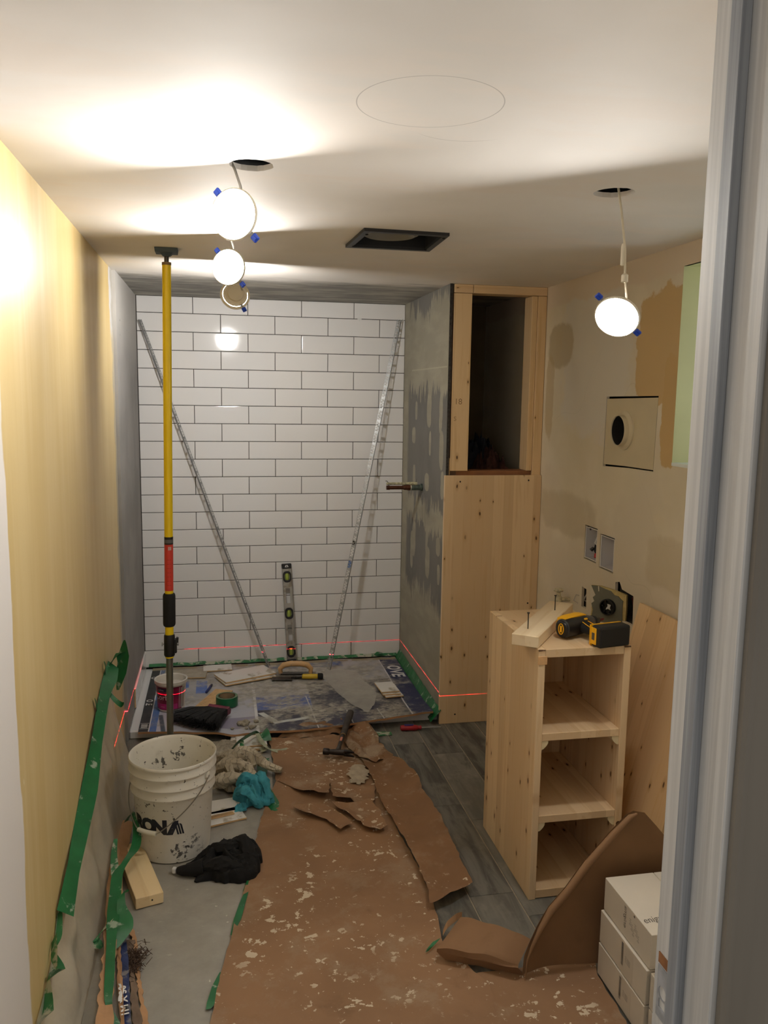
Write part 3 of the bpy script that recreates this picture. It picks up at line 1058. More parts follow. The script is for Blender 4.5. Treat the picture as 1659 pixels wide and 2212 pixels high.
def m_print():
    m, g = newmat('printed_carton_top')
    o = g.obj(); x, y, z = g.xyz(o)
    c = g.mix(g.step(g.noise(o, 3, 4), .35, .65), C(150, 150, 156), C(176, 174, 178))
    lay = lambda c, msk, col: g.mix(msk, c, col)
    wobx = g.m('ADD', x, g.m('MULTIPLY', g.m('SUBTRACT', g.noise(o, 30, 4), .5), .006))
    c = lay(c, g.rect(x, y, .10, .60, -1.1, -.62, .02), C(176, 178, 190))
    c = lay(c, g.m('MULTIPLY', g.rect(x, y, .42, .60, -.98, -.86, .004), .7), C(120, 112, 138))
    c = lay(c, g.rect(x, y, .60, .615, -1.1, -.30), C(214, 214, 216))
    # dark photo panes
    c = lay(c, g.rect(x, y, .615, 1.38, -1.1, -.79, .002), C(52, 52, 70))
    c = lay(c, g.rect(x, y, .615, .90, -.79, -.60, .004), C(66, 92, 160))
    c = lay(c, g.rect(x, y, .90, 1.38, -.79, -.42, .004), C(62, 62, 74))
    for xx in (.905, 1.08, 1.24):
        c = lay(c, g.rect(g.m('ADD', x, g.m('MULTIPLY', y, .05)), y, xx - .06, xx - .054, -1.1, -.62 if xx < 1 else -.86, .001), C(190, 190, 196))
    c = lay(c, g.rect(x, y, .13, .26, -.40, -.06, .003), C(74, 110, 176))
    c = lay(c, g.rect(x, y, .30, .36, -.50, -.30, .003), C(86, 116, 186))
    c = lay(c, g.rect(x, y, .62, 1.15, -.16, -.05, .01), C(80, 100, 156))
    # pale frame of the pictured shower, lower middle
    fx = g.m('ADD', x, g.m('MULTIPLY', y, .55)); fy = g.m('SUBTRACT', y, g.m('MULTIPLY', x, .25))
    fr_ = g.m('SUBTRACT', g.rect(fx, fy, .16, .37, -1.14, -.98, .002), g.rect(fx, fy, .195, .39, -1.115, -.96, .002))
    c = lay(c, g.m('MAXIMUM', fr_, 0), C(196, 202, 200))
    # people figure leg
    c = lay(c, g.rect(g.m('ADD', x, g.m('MULTIPLY', y, .12)), y, .03, .052, -1.0, -.78, .004), C(70, 82, 96))
    # navy end panel at right with a white rule
    c = lay(c, g.rect(g.m('ADD', wobx, g.m('MULTIPLY', y, .0)), y, 1.385, 1.60, -1.2, .1), C(40, 50, 84))
    c = lay(c, g.rect(g.m('ADD', x, g.m('MULTIPLY', y, -.0)), y, 1.381, 1.388, -1.0, -.05, .001), C(206, 206, 210))
    # dust and dried thinset, thickest in the middle
    n1 = g.noise(o, 4.2, 8, .68)
    cen = g.m('ADD', g.m('MULTIPLY', g.step(g.m('ABSOLUTE', g.m('SUBTRACT', x, .92)), .62, .12), .16), g.m('MULTIPLY', g.step(y, -.95, -.25), .09))
    dust = g.m('MULTIPLY', g.step(g.m('ADD', n1, cen), .57, .70), g.step(g.noise(g.scl(o, (1, 2.2, 1), (2, 2, 2)), 22, 6, .72), .34, .52))
    n2 = g.step(g.noise(g.scl(o, (1, 1, 1), (4, 2, 1)), 16, 6, .7), .50, .66)
    d = g.m('MINIMUM', g.m('ADD', g.m('MULTIPLY', dust, .88), g.m('MULTIPLY', n2, .22)), .95)
    # dark and blue strips at the left stay mostly clean
    dustc = g.mix(g.step(g.noise(o, 26, 5), .4, .65), C(146, 141, 129), C(182, 177, 164))
    c = g.mix(d, c, dustc)
    c = lay(c, g.rect(wobx, y, .0, .088, -1.2, .1, .001), C(40, 42, 46))
    c = lay(c, g.rect(x, y, .090, .094, -1.2, .1, .0008), C(214, 216, 220))
    bl = g.mix(g.m('MULTIPLY', d, .6), C(70, 108, 168), dustc)
    c = lay(c, g.rect(x, y, .094, .126, -1.2, .1, .001), bl)
    c = lay(c, g.m('MULTIPLY', g.rect(x, y, .0, 1.6, -.075, .1, .012), g.step(g.noise(o, 12, 4), .40, .5)), C(152, 138, 112))
    g.p('Base Color', c); g.p('Roughness', .55)
    g.bump(g.noise(o, 30, 6), .25, .004)
    return m


CT = thing('cardboard_sheet', 'dusty printed cardboard sheet laid over the shower base', 'cardboard', (0, 0, 0))
b = B().grid(lambda u, v: (lambda x: (x, -.030 + v * (cfront(x) + .030) + .010 * noise.noise(Vector((x * 14, 3, v * 2))) * v, cz(x, -.030 + v * (cfront(x) + .030))))(.043 + u * 1.452), 80, 44)
ob('printed_face', b, m_print(), CT, smooth=True)
b = B().grid(lambda u, v: (lambda x, y: (x, y - .0005, cz(x, y) - .0005 - v * .010))(.043 + u * 1.452, cfront(.043 + u * 1.452) + .010 * noise.noise(Vector(((.043 + u * 1.452) * 14, 3, 2)))), 80, 2)
ob('corrugated_edge', b, CARDB, CT)
pz = lambda x, y: cz(x, y) + .0012
lettering('OVE', .105, PRINTW, CT, lambda x, y, z: (1.440 + y, -.30 - x, pz(1.44 + y, -.30 - x) + .001), .003, cuts=2)
lettering('O .E', .045, PRINTW, CT, lambda x, y, z: (.065 + y, -.60 - x, pz(.065 + y, -.60 - x) + .001), .001, cuts=1)
lettering('O', .045, PRINTW, CT, lambda x, y, z: (.062 + y, -.21 - x, pz(.062 + y, -.21 - x) + .001), .001, cuts=1)
b = B()
for q in range(5):
    b.quad(*[(x, y, pz(x, y) + .001) for x, y in ((.052, -.90 - q * .009), (.082, -.90 - q * .009), (.082, -.904 - q * .009), (.052, -.904 - q * .009))])
b.quad(*[(x, y, pz(x, y) + .001) for x, y in ((.047, -.885), (.087, -.885), (.087, -.888), (.047, -.888))])
b.quad(*[(x, y, pz(x, y) + .001) for x, y in ((.047, -.948), (.087, -.948), (.087, -.951), (.047, -.951))])
ob('printed_symbol', b, PRINTW, CT)['kind'] = 'stuff'

# green tape along the two walls of the base
tp = thing('wall_base_tape', 'green masking tape strip along the tiled wall above the cardboard', 'tape', (0, 0, 0))
b = B().grid(lambda u, v: (.02 + u * 1.49, -.004 - v * .022 - .004 * noise.noise(Vector((u * 30, v, 0))), .060 + (1 - v) * .012 + .006 * noise.noise(Vector((u * 22, 2, 5)))), 90, 2)
ob('strip', b, GREENP, tp)
ob('loose_end', B().ribbon([(1.37, -.03, .070), (1.39, -.035, .088), (1.42, -.03, .080)], .03, (0.3, -1, 0)), GREEN, tp)
b = B().grid(lambda u, v: (1.528 - v * .035 * (1 + u * .5), -.02 - u * .985, .10 - .06 * v - .02 * u + .005 * noise.noise(Vector((u * 22, v * 2, 8)))), 50, 3)
tag(ob('corner_tape', b, GREEN), 'wide green masking tape folded along the grey board beside the cardboard', 'tape')


def slab(x, y, z, w_, l_, h_, rz, mat=TILE, bot=CLAY, name='loose_tile', label='', group=None, pitch=0.0, back=False):
    t = thing(name, label, 'tile', (x, y, z), (pitch, 0, rz), group)
    a, b_ = (CLAY, TILE) if back else (mat, bot)
    ob('bisque', B().box(-w_ / 2, w_ / 2, -l_ / 2, l_ / 2, 0, h_ * .7, .0008), CLAY, t)
    if not back:
        ob('glaze', B().box(-w_ / 2 + .0004, w_ / 2 - .0004, -l_ / 2 + .0004, l_ / 2 - .0004, h_ * .7, h_, .001), M('dusty_white_glaze', C(224, 222, 216), .2, dirt=C(178, 170, 154), dirt_th=.6, dirt_scale=10), t)
    else:
        r = B()
        for i in range(5):
            u = -w_ / 2 + (i + .5) * w_ / 5
            r.box(u - .001, u + .001, -l_ / 2 + .01, l_ / 2 - .01, h_ * .7, h_ * .7 + .0012)
        for i in range(14):
            u = -l_ / 2 + (i + .5) * l_ / 14
            r.box(-w_ / 2 + .006, w_ / 2 - .006, u - .001, u + .001, h_ * .7, h_ * .7 + .0012)
        ob('ribs', r, CLAY, t)['kind'] = 'stuff'
    return t


def on(x, y): return cz(x, y) + .0035
slab(.415, -.105, on(.415, -.105), .165, .10, .008, .03, label='small white tile lying flat behind the larger tile pair, by the tiled wall')
t = slab(.235, -.185, on(.235, -.185), .24, .14, .007, -.08, label='dusty grey tile lying behind the purple tub')
for ch in t.children:
    if ch.name.startswith('glaze'):
        ch.data.materials.clear(); ch.data.materials.append(M('dusty_grey_glaze', C(166, 158, 142), .7, var=.12, scale=20))
slab(.575, -.30, on(.575, -.30) + .001, .305, .15, .009, .36, label='lower tile of the pair in the middle of the cardboard, mostly hidden', group='middle tile pair')
slab(.570, -.275, on(.575, -.30) + .011, .310, .165, .009, .40, label='large white tile on top of the pair in the middle of the cardboard', group='middle tile pair')
slab(.395, -.625, on(.395, -.625) + .002, .10, .285, .009, -.40, label='brown tile lying face down beside the green tape roll', back=True)
for k, (dx, dy, rz) in enumerate(((.012, -.012, .10), (.004, .0, .03), (-.004, .012, .08))):
    slab(1.325 + dx, -.655 + dy, on(1.32, -.66) + .002 + k * .0095, .10, .15, .008, rz, label=('bottom tile', 'middle tile', 'top tile')[k] + ' of the small white stack at the right end of the cardboard', group='small tile stack')

# purple tub
t = thing('adhesive_tub', 'white plastic tub with a purple label standing on the cardboard', 'tub', (.183, -.69, on(.18, -.69)), (0, 0, -.12))
def tr(z): return .066 + .011 * z / .155
ob('shell', B().lathe([(.062, 0), (.066, .004), (tr(.14), .14), (.082, .142), (.083, .158), (.079, .160), (.075, .156), (.073, .13), (.063, .008), (.0005, .008)], 40, cap1=False), M('tub_plastic', C(214, 210, 202), .35), t, smooth=True)
def wrap(b, r0, z0, z1, a0, a1, n=20):
    return b.grid(lambda u, v: ((tr(z0 + v * (z1 - z0)) + r0) * math.sin(a0 + u * (a1 - a0)), -(tr(z0 + v * (z1 - z0)) + r0) * math.cos(a0 + u * (a1 - a0)), z0 + v * (z1 - z0)), n, 3)
lab = ob('label', wrap(B(), .0006, .012, .134, -1.5, 1.0, 30), M('purple_label', C(122, 24, 62), .35, var=.25, scale=18), t, smooth=True)
ob('label_band', wrap(B(), .0010, .016, .045, -1.45, .62), M('magenta_band', C(176, 40, 116), .35), lab, smooth=True)
ob('label_band', wrap(B(), .0010, .108, .128, -.85, .30), M('dark_label_band', C(34, 22, 52), .35), lab, smooth=True)
ob('label_panel', wrap(B(), .0010, .02, .126, .86, 1.25), M('grey_label_panel', C(150, 142, 138), .4), lab, smooth=True)
ob('label_rule', wrap(B(), .0012, .02, .13, .74, .765, 2), PRINTW, lab)
def cyl_wrap(z0, a0, r0):
    return lambda x, y, z: ((tr(z0 + y) + r0) * math.sin(a0 + x / .073), -(tr(z0 + y) + r0) * math.cos(a0 + x / .073), z0 + y)
lettering('Corbo', .040, M('label_lettering', C(214, 190, 196), .4), lab, cyl_wrap(.078, -.42, .0016), .0003, cuts=1)
lettering('cohes', .014, M('label_lettering', C(214, 190, 196), .4), lab, cyl_wrap(.118, -.55, .0016), .0, cuts=0)
lettering('----', .02, M('label_lettering', C(214, 190, 196), .4), lab, cyl_wrap(.030, -.5, .0016), .0)
ob('contents', B().lathe([(.0005, .118), (.05, .120), (.0715, .126)], 32, cap0=False, cap1=False), M('pale_adhesive', C(190, 184, 176), .6, var=.1, scale=30, bump=.4), t, smooth=True)

# marker, tape roll, brush head
t = thing('marker', 'dark blue marker lying on the cardboard left of the tiles', 'marker', (.37, -.45, on(.37, -.45) + .006), (0, math.pi / 2, 1.33))
ob('barrel', B().lathe([(.003, -.065), (.006, -.06), (.0065, .02)], 14), M('blue_marker_plastic', C(26, 40, 104), .35), t, smooth=True)
ob('cap', B().lathe([(.0072, .02), (.0072, .05), (.004, .062)], 14), M('dark_blue_cap', C(18, 26, 64), .4), t, smooth=True)

t = thing('tape_roll', 'green roll of masking tape lying flat on the cardboard', 'tape roll', (.463, -.70, on(.463, -.70) + .001))
ob('tape_body', B().lathe([(.043, 0), (.0555, 0), (.056, .002), (.056, .046), (.0555, .048), (.043, .048)], 48, cap0=False, cap1=False), M('deep_green_tape_side', C(14, 96, 58), .4), t, smooth=True)
ob('tape_face', B().lathe([(.0395, .0482), (.0552, .0482)], 48, cap0=False, cap1=False), M('dusty_tape_edge', C(104, 124, 96), .7, var=.15, scale=40), t)
ob('core', B().lathe([(.0395, .0), (.0435, .0), (.0435, .0482), (.0395, .0482), (.0395, 0)], 48, cap0=False, cap1=False), M('card_core', C(150, 128, 98), .8), t, smooth=True)

t = thing('broom_head', 'black bristled broom head lying at the cardboard front edge', 'broom', (.385, -.885, .062), (0, 0, -.52))
def block(u, v):
    return None
ob('block', B().loft([[(x, .060 + a, z) for a, z in ((-.014, .008), (.016, .008), (.022, .026), (.008, .046), (-.012, .040))] for x in (-.05, -.03, .0, .04, .065)]), M('burgundy_brush_block', C(112, 34, 56), .4, var=.2, scale=30), t, smooth=True, angle=50)
ob('label_patch', B().loft([[(x, .078, .031), (x, .067, .0475)] for x in (-.02, .015, .05)], closed=False), M('purple_foil', C(96, 92, 140), .35), t)
br = B()
random.seed(21)
for i in range(1500):
    u = random.random(); v = random.random()
    x0 = -.05 + .115 * u; y0 = .045; z0 = .010 + .032 * v
    x1 = -.165 + .265 * u + random.gauss(0, .008); y1 = -.085 - .03 * random.random() - .03 * math.sin(u * 2.6); z1 = max(.0, .004 + .050 * v + random.gauss(0, .004) - .012 * (1 if u > .8 else 0))
    m_ = Vector((x0 * .5 + x1 * .5, y0 * .45 + y1 * .55, z0 * .5 + z1 * .5 + .010 * v))
    r = .0012
    p = [Vector((x0, y0, z0)), m_, Vector((x1, y1, z1))]
    br.loft([[q_ + Vector((r, 0, 0)), q_ + Vector((-r * .5, 0, r)), q_ + Vector((-r * .5, 0, -r))] for q_ in p])
o = ob('bristles', br, M('black_bristle', C(20, 20, 22), .6), t); o['kind'] = 'stuff'
ob('bristle_core', B().loft([[(-.05, .045, .010), (.065, .045, .010), (.065, .045, .042), (-.05, .045, .042)], [(-.09, -.01, .006), (.075, -.01, .006), (.075, -.01, .050), (-.09, -.01, .050)], [(-.125, -.055, .004), (.075, -.075, .002), (.075, -.075, .040), (-.125, -.055, .034)]]), M('black_bristle_core', C(14, 14, 15), .9), t)

# spirit level leaning against the tiles
base, top = Vector((.852, -.085, on(.85, -.085) + .001)), Vector((.826, -.0155, .657))
ax = (top - base); L = ax.length; ax.normalize()
xx = Vector((1, 0, 0)) - ax * ax.x; xx.normalize()
yy = ax.cross(xx)
lm = Matrix((xx, yy, ax)).transposed().to_4x4(); lm.translation = base
t = thing('spirit_level', 'silver spirit level with three vials leaning upright against the white tiles', 'level')
t.matrix_world = lm
hw = .028
wins = [(.055, .095), (.285, .325), (.505, .545)]
slots = [(.14, .235), (.365, .455)]
holes = [rectl(-.018, .018, a, b_) for a, b_ in wins] + [rectl(-.013, .013, a, b_) for a, b_ in slots]
ob('web', plate(rectl(-hw, hw, .012, L - .012), holes, .006, lambda u, v, d: (u, -.003 + d, v)), ALU, t)
ob('flange', B().box(-hw, -hw + .0035, -.0125, .0125, .012, L - .012, .0008), ALU, t)
ob('flange', B().box(hw - .0035, hw, -.0125, .0125, .012, L - .012, .0008), ALU, t)
for z0, z1 in ((0, .030), (L - .030, L)):
    c_ = ob('end_cap', B().box(-hw - .001, hw + .001, -.0135, .0135, z0, z1, .003), BLACK, t)
    zc_ = (z0 + z1) / 2
    pts = [(-.011, -.005), (.011, -.005), (.006, .007), (-.006, .007)]
    ob('cap_emblem', plate([(x, zc_ + z) for x, z in pts], [[(x * .45, zc_ + z * .45) for x, z in pts]], .0008, lambda u, v, d: (u, -.0143 + d, v)), PRINTW, c_)
GV = M('green_vial_fluid', C(166, 184, 84), .15)
for a, b_ in wins:
    z_ = (a + b_) / 2
    def oval(rx, rz_, n=24, p=2.6): return [(rx * abs(math.cos(q)) ** (2 / p) * (1 if math.cos(q) >= 0 else -1), z_ + rz_ * abs(math.sin(q)) ** (2 / p) * (1 if math.sin(q) >= 0 else -1)) for q in [2 * math.pi * k / n for k in range(n)]]
    h_ = ob('vial_holder', plate(oval(.0255, .034), [oval(.0165, .023)], .022, lambda u, v, d: (u, -.0135 + d, v)), BLACK, t)
    ob('vial', B().tube([(0, 0, z_ - .021), (0, 0, z_ - .018), (0, 0, z_ + .018), (0, 0, z_ + .021)], [.008, .0105, .0105, .008], 14), GV, h_, smooth=True)
    ob('vial_window', B().box(-.0165, .0165, .002, .004, z_ - .023, z_ + .023), M('vial_backing', C(150, 158, 110), .5), h_)


# tile trims leaning in the corners
def trim(name, foot, head, label, roll, with_label):
    foot, head = Vector(foot), Vector(head)
    t = thing(name, label, 'metal trim', group='perforated tile trims leaning on the tiled wall')
    d = head - foot; L = d.length; d.normalize()
    x_ = Vector((math.cos(roll), math.sin(roll), 0)); x_ = (x_ - d * x_.dot(d)).normalized()
    y_ = d.cross(x_)
    mt = Matrix((x_, y_, d)).transposed().to_4x4(); mt.translation = foot
    t.matrix_world = mt
    ob('face_leg', B().box(0, .0016, -.011, .0, 0, L), STEEL, t)
    wd = .024
    b = B().box(0, .004, -.0010, 0, 0, L).box(wd - .003, wd, -.0010, 0, 0, L)
    n = int(L / .017)
    for i in range(n):
        z0 = i * L / n; z1 = (i + 1) * L / n; zm = (z0 + z1) / 2; s = .0026
        if i % 4 == 3:
            b.prism([(.003, z0 + .001), (wd - .002, z0 + .001), (wd - .002, z1 - .001), (.003, z1 - .001)], 0, .0008, Matrix(((1, 0, 0, 0), (0, 0, 1, -.0009), (0, 1, 0, 0), (0, 0, 0, 1))))
            continue
        for za, zb in ((z0, zm), (zm, z1)):
            if za > zb: za, zb = zb, za
            a0, a1 = ((.003, za), (wd - .002, zb)) if za == z0 else ((wd - .002, za), (.003, zb))
            b.prism([(a0[0], a0[1]), (a0[0], a0[1] + s), (a1[0], a1[1] + s), (a1[0], a1[1])], 0, .0008, Matrix(((1, 0, 0, 0), (0, 0, 1, -.0009), (0, 1, 0, 0), (0, 0, 0, 1))))
    ob('perforated_leg', b, STEEL, t)['kind'] = 'stuff'
    if with_label:
        ob('blue_sticker', B().box(.003, wd - .002, -.0018, -.0010, .60, .655), M('blue_sticker', C(70, 112, 170), .4), t)
        ob('black_sticker', B().box(.003, wd - .002, -.0018, -.0010, .74, .775), BLACK, t)
        ob('white_sticker', B().box(.003, wd - .002, -.0018, -.0010, .66, .735), PRINTW, t)
    return t


trim('tile_trim', (.705, -.125, on(.705, -.125) + .002), (.010, -.028, 2.055), 'left perforated metal trim slanting down from the left corner', .75, False)
trim('tile_trim', (1.062, -.245, on(1.06, -.245) + .002), (1.500, -.030, 2.10), 'right perforated metal trim with a blue sticker, slanting from the right corner', math.pi - .45, True)

# trowels
t = thing('notched_trowel', 'notched trowel with a bowed wooden handle beside the level foot', 'trowel', (.855, -.30, on(.855, -.30) + .004), (0.0, 0, -.14))
bl = [(-.115, -.05), (.115, -.05)] + [(.115 - i * .23 / 23, .05 - (.006 if i % 2 else 0)) for i in range(24)]
ob('blade', B().prism(bl, .0, .0018), M('dusty_trowel_steel', C(128, 124, 114), .5, .5, var=.2, scale=30), t)
ob('mount', B().box(-.085, .085, -.009, .009, .0018, .014, .003), DSTEEL, t)
ob('handle', B().tube([(-.085, 0, .010), (-.088, 0, .036), (-.068, 0, .058), (-.03, 0, .066), (.03, 0, .066), (.068, 0, .058), (.088, 0, .036), (.085, 0, .010)], [.012, .014, .0165, .0165, .0165, .0165, .014, .012], 14), M('worn_wood_handle', C(206, 166, 116), .55, var=.1, scale=12, dirt=C(170, 150, 124), dirt_th=.6, dirt_scale=30), t, smooth=True)
t = thing('margin_trowel', 'yellow and black handled trowel lying in front of the wooden handle', 'trowel', (.93, -.375, on(.93, -.375) + .017), (0, math.pi / 2, -.13))
ob('grip', B().lathe([(.009, -.045), (.0135, -.04), (.0145, .0), (.0135, .038), (.0125, .043)], 18), M('yellow_grip', C(206, 172, 40), .45), t, smooth=True)
ob('end_cap', B().lathe([(.0165, .043), (.0185, .047), (.0185, .066), (.014, .074), (.0005, .075)], 18), RUBBER, t, smooth=True)
ob('ferrule', B().lathe([(.0065, -.095), (.008, -.09), (.0095, -.045)], 14), DSTEEL, t, smooth=True)
ob('blade', B().box(.010, .012, -.026, .026, -.215, -.10, .0005).box(.002, .012, -.004, .004, -.11, -.085), DSTEEL, t)

# torn plastic bag piece on the cardboard
P = [(1.03, -.235), (1.12, -.22), (1.215, -.30), (1.235, -.50), (1.262, -.68), (1.225, -.80), (1.165, -.93), (1.10, -.80), (1.05, -.61), (1.02, -.42)]
b = sheet(P, lambda x, y, e: cz(x, y) + .004 + .010 * abs(noise.noise(Vector((x * 9, y * 9, 3)))) + .005 * abs(noise.noise(Vector((x * 25, y * 22, 3)))), .022, .004)
tag(ob('plastic_sheet_scrap', b, m_film('clear_plastic_scrap', .52, C(206, 202, 192)), smooth=True), 'crumpled clear plastic scrap lying on the right half of the cardboard', 'plastic')

# dried thinset rubble that spills over the cardboard edge
random.seed(4)
b = B()
for i in range(60):
    x = random.gauss(.55, .05) if i < 18 else random.uniform(.36, .62)
    y = random.uniform(-1.05, -.92) if i < 18 else random.uniform(-1.27, -1.06)
    r = random.uniform(.006, .02)
    zz_ = (cz(x, y) + .004) if y > -1.0 else .004
    k = B(); bmesh.ops.create_icosphere(k.bm, subdivisions=1, radius=r)
    for v in k.bm.verts:
        v.co = Vector((v.co.x * random.uniform(.8, 1.5), v.co.y * random.uniform(.8, 1.4), v.co.z * .6)) + Vector((x, y, zz_ + r * .2))
    me = bpy.data.meshes.new('tmp'); k.bm.to_mesh(me); k.bm.free(); b.bm.from_mesh(me); bpy.data.meshes.remove(me)
tag(ob('mortar_crumbs', b, MORTAR), 'grey mortar crumbs spilled between the bucket and the cardboard edge', 'rubble', kind='stuff')

# valve stub in the shower wall
t = thing('shower_valve', 'dark brown and green pipe stub sticking out of the grey board', 'pipe', (1.531, -.50, 1.163))
def cylx(b, x0, x1, r0, r1, y=0, z=0, n=16):
    return b.tube([(x0, y, z), (x0 - .0005 if x1 < x0 else x0 + .0005, y, z), (x1, y, z)], [r0, r0, r1], n)
ob('escutcheon_stub', cylx(cylx(B(), -.0005, -.012, .021, .021), -.012, -.062, .016, .016), PATINA, t, smooth=True)
ob('collar', cylx(B(), -.062, -.068, .0155, .0155), M('dusty_white_collar', C(186, 182, 166), .7), t, smooth=True)
ob('packing_nut', cylx(cylx(B(), -.068, -.085, .0175, .0165, n=6), -.085, -.105, .0145, .013), COPPER, t)
ob('stem', cylx(cylx(B(), -.105, -.182, .0105, .0105), -.182, -.200, .0125, .012), COPPER, t, smooth=True)
ob('upper_screw', cylx(cylx(B(), -.03, -.20, .0075, .007, 0, .022), -.03, -.075, .012, .012, 0, .020, 6), M('crusted_brass', C(166, 160, 130), .8, var=.35, scale=70), t)
ob('wire_tie', B().tube([(-.188, 0, .012), (-.192, -.003, .028), (-.198, 0, .036), (-.205, .002, .036)], .002, 6), DSTEEL, t)
ob('wire_tie', B().tube([(-.035, 0, .022), (-.035, -.003, .036), (-.033, 0, .046)], .002, 6), DSTEEL, t)

# ------------------------------------------------------------------ pine panel, cabinet and what stands on it
pnl = thing('wood_panel', 'tall spruce panel fixed upright below the open closet', 'wood panel', (1.775, YF, 0))
ob('board', B().box(-.253, .2485, -.0185, -.0005, .002, 1.275, .0012), PINE_ZX, pnl)
for x, z in ((-.175, 1.245), (-.17, .05), (.2, .62), (.18, 1.25)):
    ob('screw', B().lathe([(.0042, 0), (.0042, .001), (.002, .0004)], 10).xf(Matrix.Translation((x, -.0185, z)) @ Matrix.Rotation(math.pi / 2, 4, 'X')), DARK, pnl)

PEN = M('pencil_graphite', C(150, 122, 88), .8)
st_ = [c_ for c_ in wp.children if c_.name.startswith('stud')][0]
for s_, (px_, py_), sz_ in (('18', (990, 868), .040), ('S', (983, 905), .030)):
    q_ = at(px_, py_, 'Y', YF - .0006)
    lettering(s_, sz_, PEN, st_, lambda x, y, z, q_=q_: (q_.x + x, YF - .0006, q_.z + y), -.0004 * 0)

CX0, CX1, CY0, CY1, CH = 1.428, 1.748, -2.497, -2.008, .862
cab = thing('cabinet', 'unfinished open spruce cabinet with two inner shelves standing on the tile floor', 'cabinet', ((CX0 + CX1) / 2, (CY0 + CY1) / 2, .0016))
hx, hy = (CX1 - CX0) / 2, (CY1 - CY0) / 2
T = .024
ob('side_panel', B().box(-hx, -hx + T, -hy, hy, 0, CH, .0015), PINE_ZY, cab)
ob('side_panel', B().box(hx - T, hx, -hy, hy, 0, CH, .0015), PINE_ZY, cab)
ob('top_panel', B().box(-hx + T + .0004, hx - T - .0004, -hy + .001, hy, CH - .028, CH - .0005, .0012), PINE_YX, cab)
ob('back_panel', B().box(-hx + T + .0004, hx - T - .0004, hy - .018, hy - .001, .002, CH - .029), PINE_ZX, cab)
for z0, z1 in ((.552, .578), (.268, .294), (.002, .032)):
    ob('shelf', B().box(-hx + T + .0004, hx - T - .0004, -hy + .004, hy - .019, z0, z1, .0015), PINE_YX, cab)
for z in (.552, .268):
    for s in (-1, 1):
        x = s * (hx - T)
        b = B()
        pr = [(0, 0), (0, -.030), (-s * .008, -.028), (-s * .018, -.018), (-s * .024, -.008), (-s * .024, 0)]
        b.loft([[(x + a, -hy + .006, z + c_) for a, c_ in pr], [(x + a, hy - .03, z + c_) for a, c_ in pr]])
        ob('shelf_cleat', b, M('pale_cleat', C(224, 208, 170), .5), cab)
kn = ob('knot_plug', B().lathe([(.0085, 0), (.0085, .0008), (.005, .0008), (.005, .0002)], 14).xf(Matrix.Translation((hx - T / 2, -hy, .245)) @ Matrix.Rotation(math.pi / 2, 4, 'X')), M('dark_knot', C(78, 52, 32), .6), cab)
ob('batten', B().box(-hx - .002, -hx + T + .006, -hy - .0022, -hy, CH - .050, CH - .022, .001), M('end_grain_pine', C(206, 164, 116), .6, var=.12, scale=40), cab)

# the lumber offcut screwed across the top
blk = thing('lumber_offcut', 'pale lumber offcut laid diagonally across the cabinet top, with two upright screws', 'lumber', (1.540, -2.2635, CH + .0032), (0, 0, math.radians(53.5 - 90)))
ob('board', B().box(-.0445, .0445, -.246, .246, 0, .038, .0025, seg=2), BLOCKW, blk)
for x, y in ((-.012, -.170), (.008, .115)):
    s = ob('screw', B().lathe([(.0012, .020), (.0018, .038), (.0020, .085), (.0022, .088), (.0048, .092), (.0048, .0935), (.001, .093)], 10).xf(Matrix.Translation((x, y, 0))), DSTEEL, blk)

# cordless impact driver lying on its side
ang = math.radians(26.4)
dr = thing('impact_driver', 'yellow and black cordless impact driver lying on its side on the cabinet', 'power tool', (1.626, -2.358, CH + .002 + .0355), (0, 0, ang))
# local: +X to the chuck, -Y down the grip to the battery, Z through the thickness
def oval_ring(x, ry, rz, cy=0, n=20, p=2.4):
    return [(x, cy + ry * abs(math.cos(q)) ** (2 / p) * (1 if math.cos(q) >= 0 else -1), rz * abs(math.sin(q)) ** (2 / p) * (1 if math.sin(q) >= 0 else -1)) for q in [2 * math.pi * k / n for k in range(n)]]
ob('motor_housing', B().loft([oval_ring(-.088, .026, .027), oval_ring(-.084, .030, .031), oval_ring(-.05, .031, .032), oval_ring(-.01, .031, .031), oval_ring(.02, .030, .031)]), BLACK, dr, smooth=True, angle=35)
YEL = M('yellow_tool_plastic', C(240, 178, 20), .4)
ob('yellow_shell', B().loft([[(x, y, z) for y, z in ((.031 * a, .0325 * a), (.012, .0335 * a), (-.004, .0325 * a), (-.004, .029), (.012, .030), (.029, .02))] for x, a in ((-.078, .96), (-.045, 1.04), (.005, 1.05), (.03, 1.0))]), YEL, dr, smooth=True, angle=35)
ob('yellow_shell', B().loft([[(x, .0 + y, z) for y, z in ((.0335 * a, .020), (.0335 * a, -.020), (.025, -.020), (.025, .020))] for x, a in ((-.080, .95), (-.04, 1.03), (.01, 1.04), (.03, .98))]), YEL, dr, smooth=True, angle=35)
ob('gear_case', B().loft([oval_ring(.020, .0305, .0305), oval_ring(.035, .029, .029), oval_ring(.060, .022, .022), oval_ring(.068, .017, .017)]), M('grey_gear_case', C(84, 84, 88), .35, .5), dr, smooth=True, angle=35)
ob('nose_ring', B().loft([oval_ring(.066, .019, .019), oval_ring(.070, .021, .021), oval_ring(.078, .020, .020), oval_ring(.080, .015, .015)]), BLACK, dr, smooth=True, angle=35)
ob('collet', B().loft([oval_ring(.080, .012, .012, p=2), oval_ring(.100, .0115, .0115, p=2)]), DSTEEL, dr, smooth=True, angle=35)
ob('bit', B().loft([oval_ring(.100, .0045, .0045, n=6, p=2), oval_ring(.128, .0042, .0042, n=6, p=2), oval_ring(.134, .002, .002, n=6, p=2)]), M('red_bit_holder', C(104, 34, 40), .35, .5), dr)
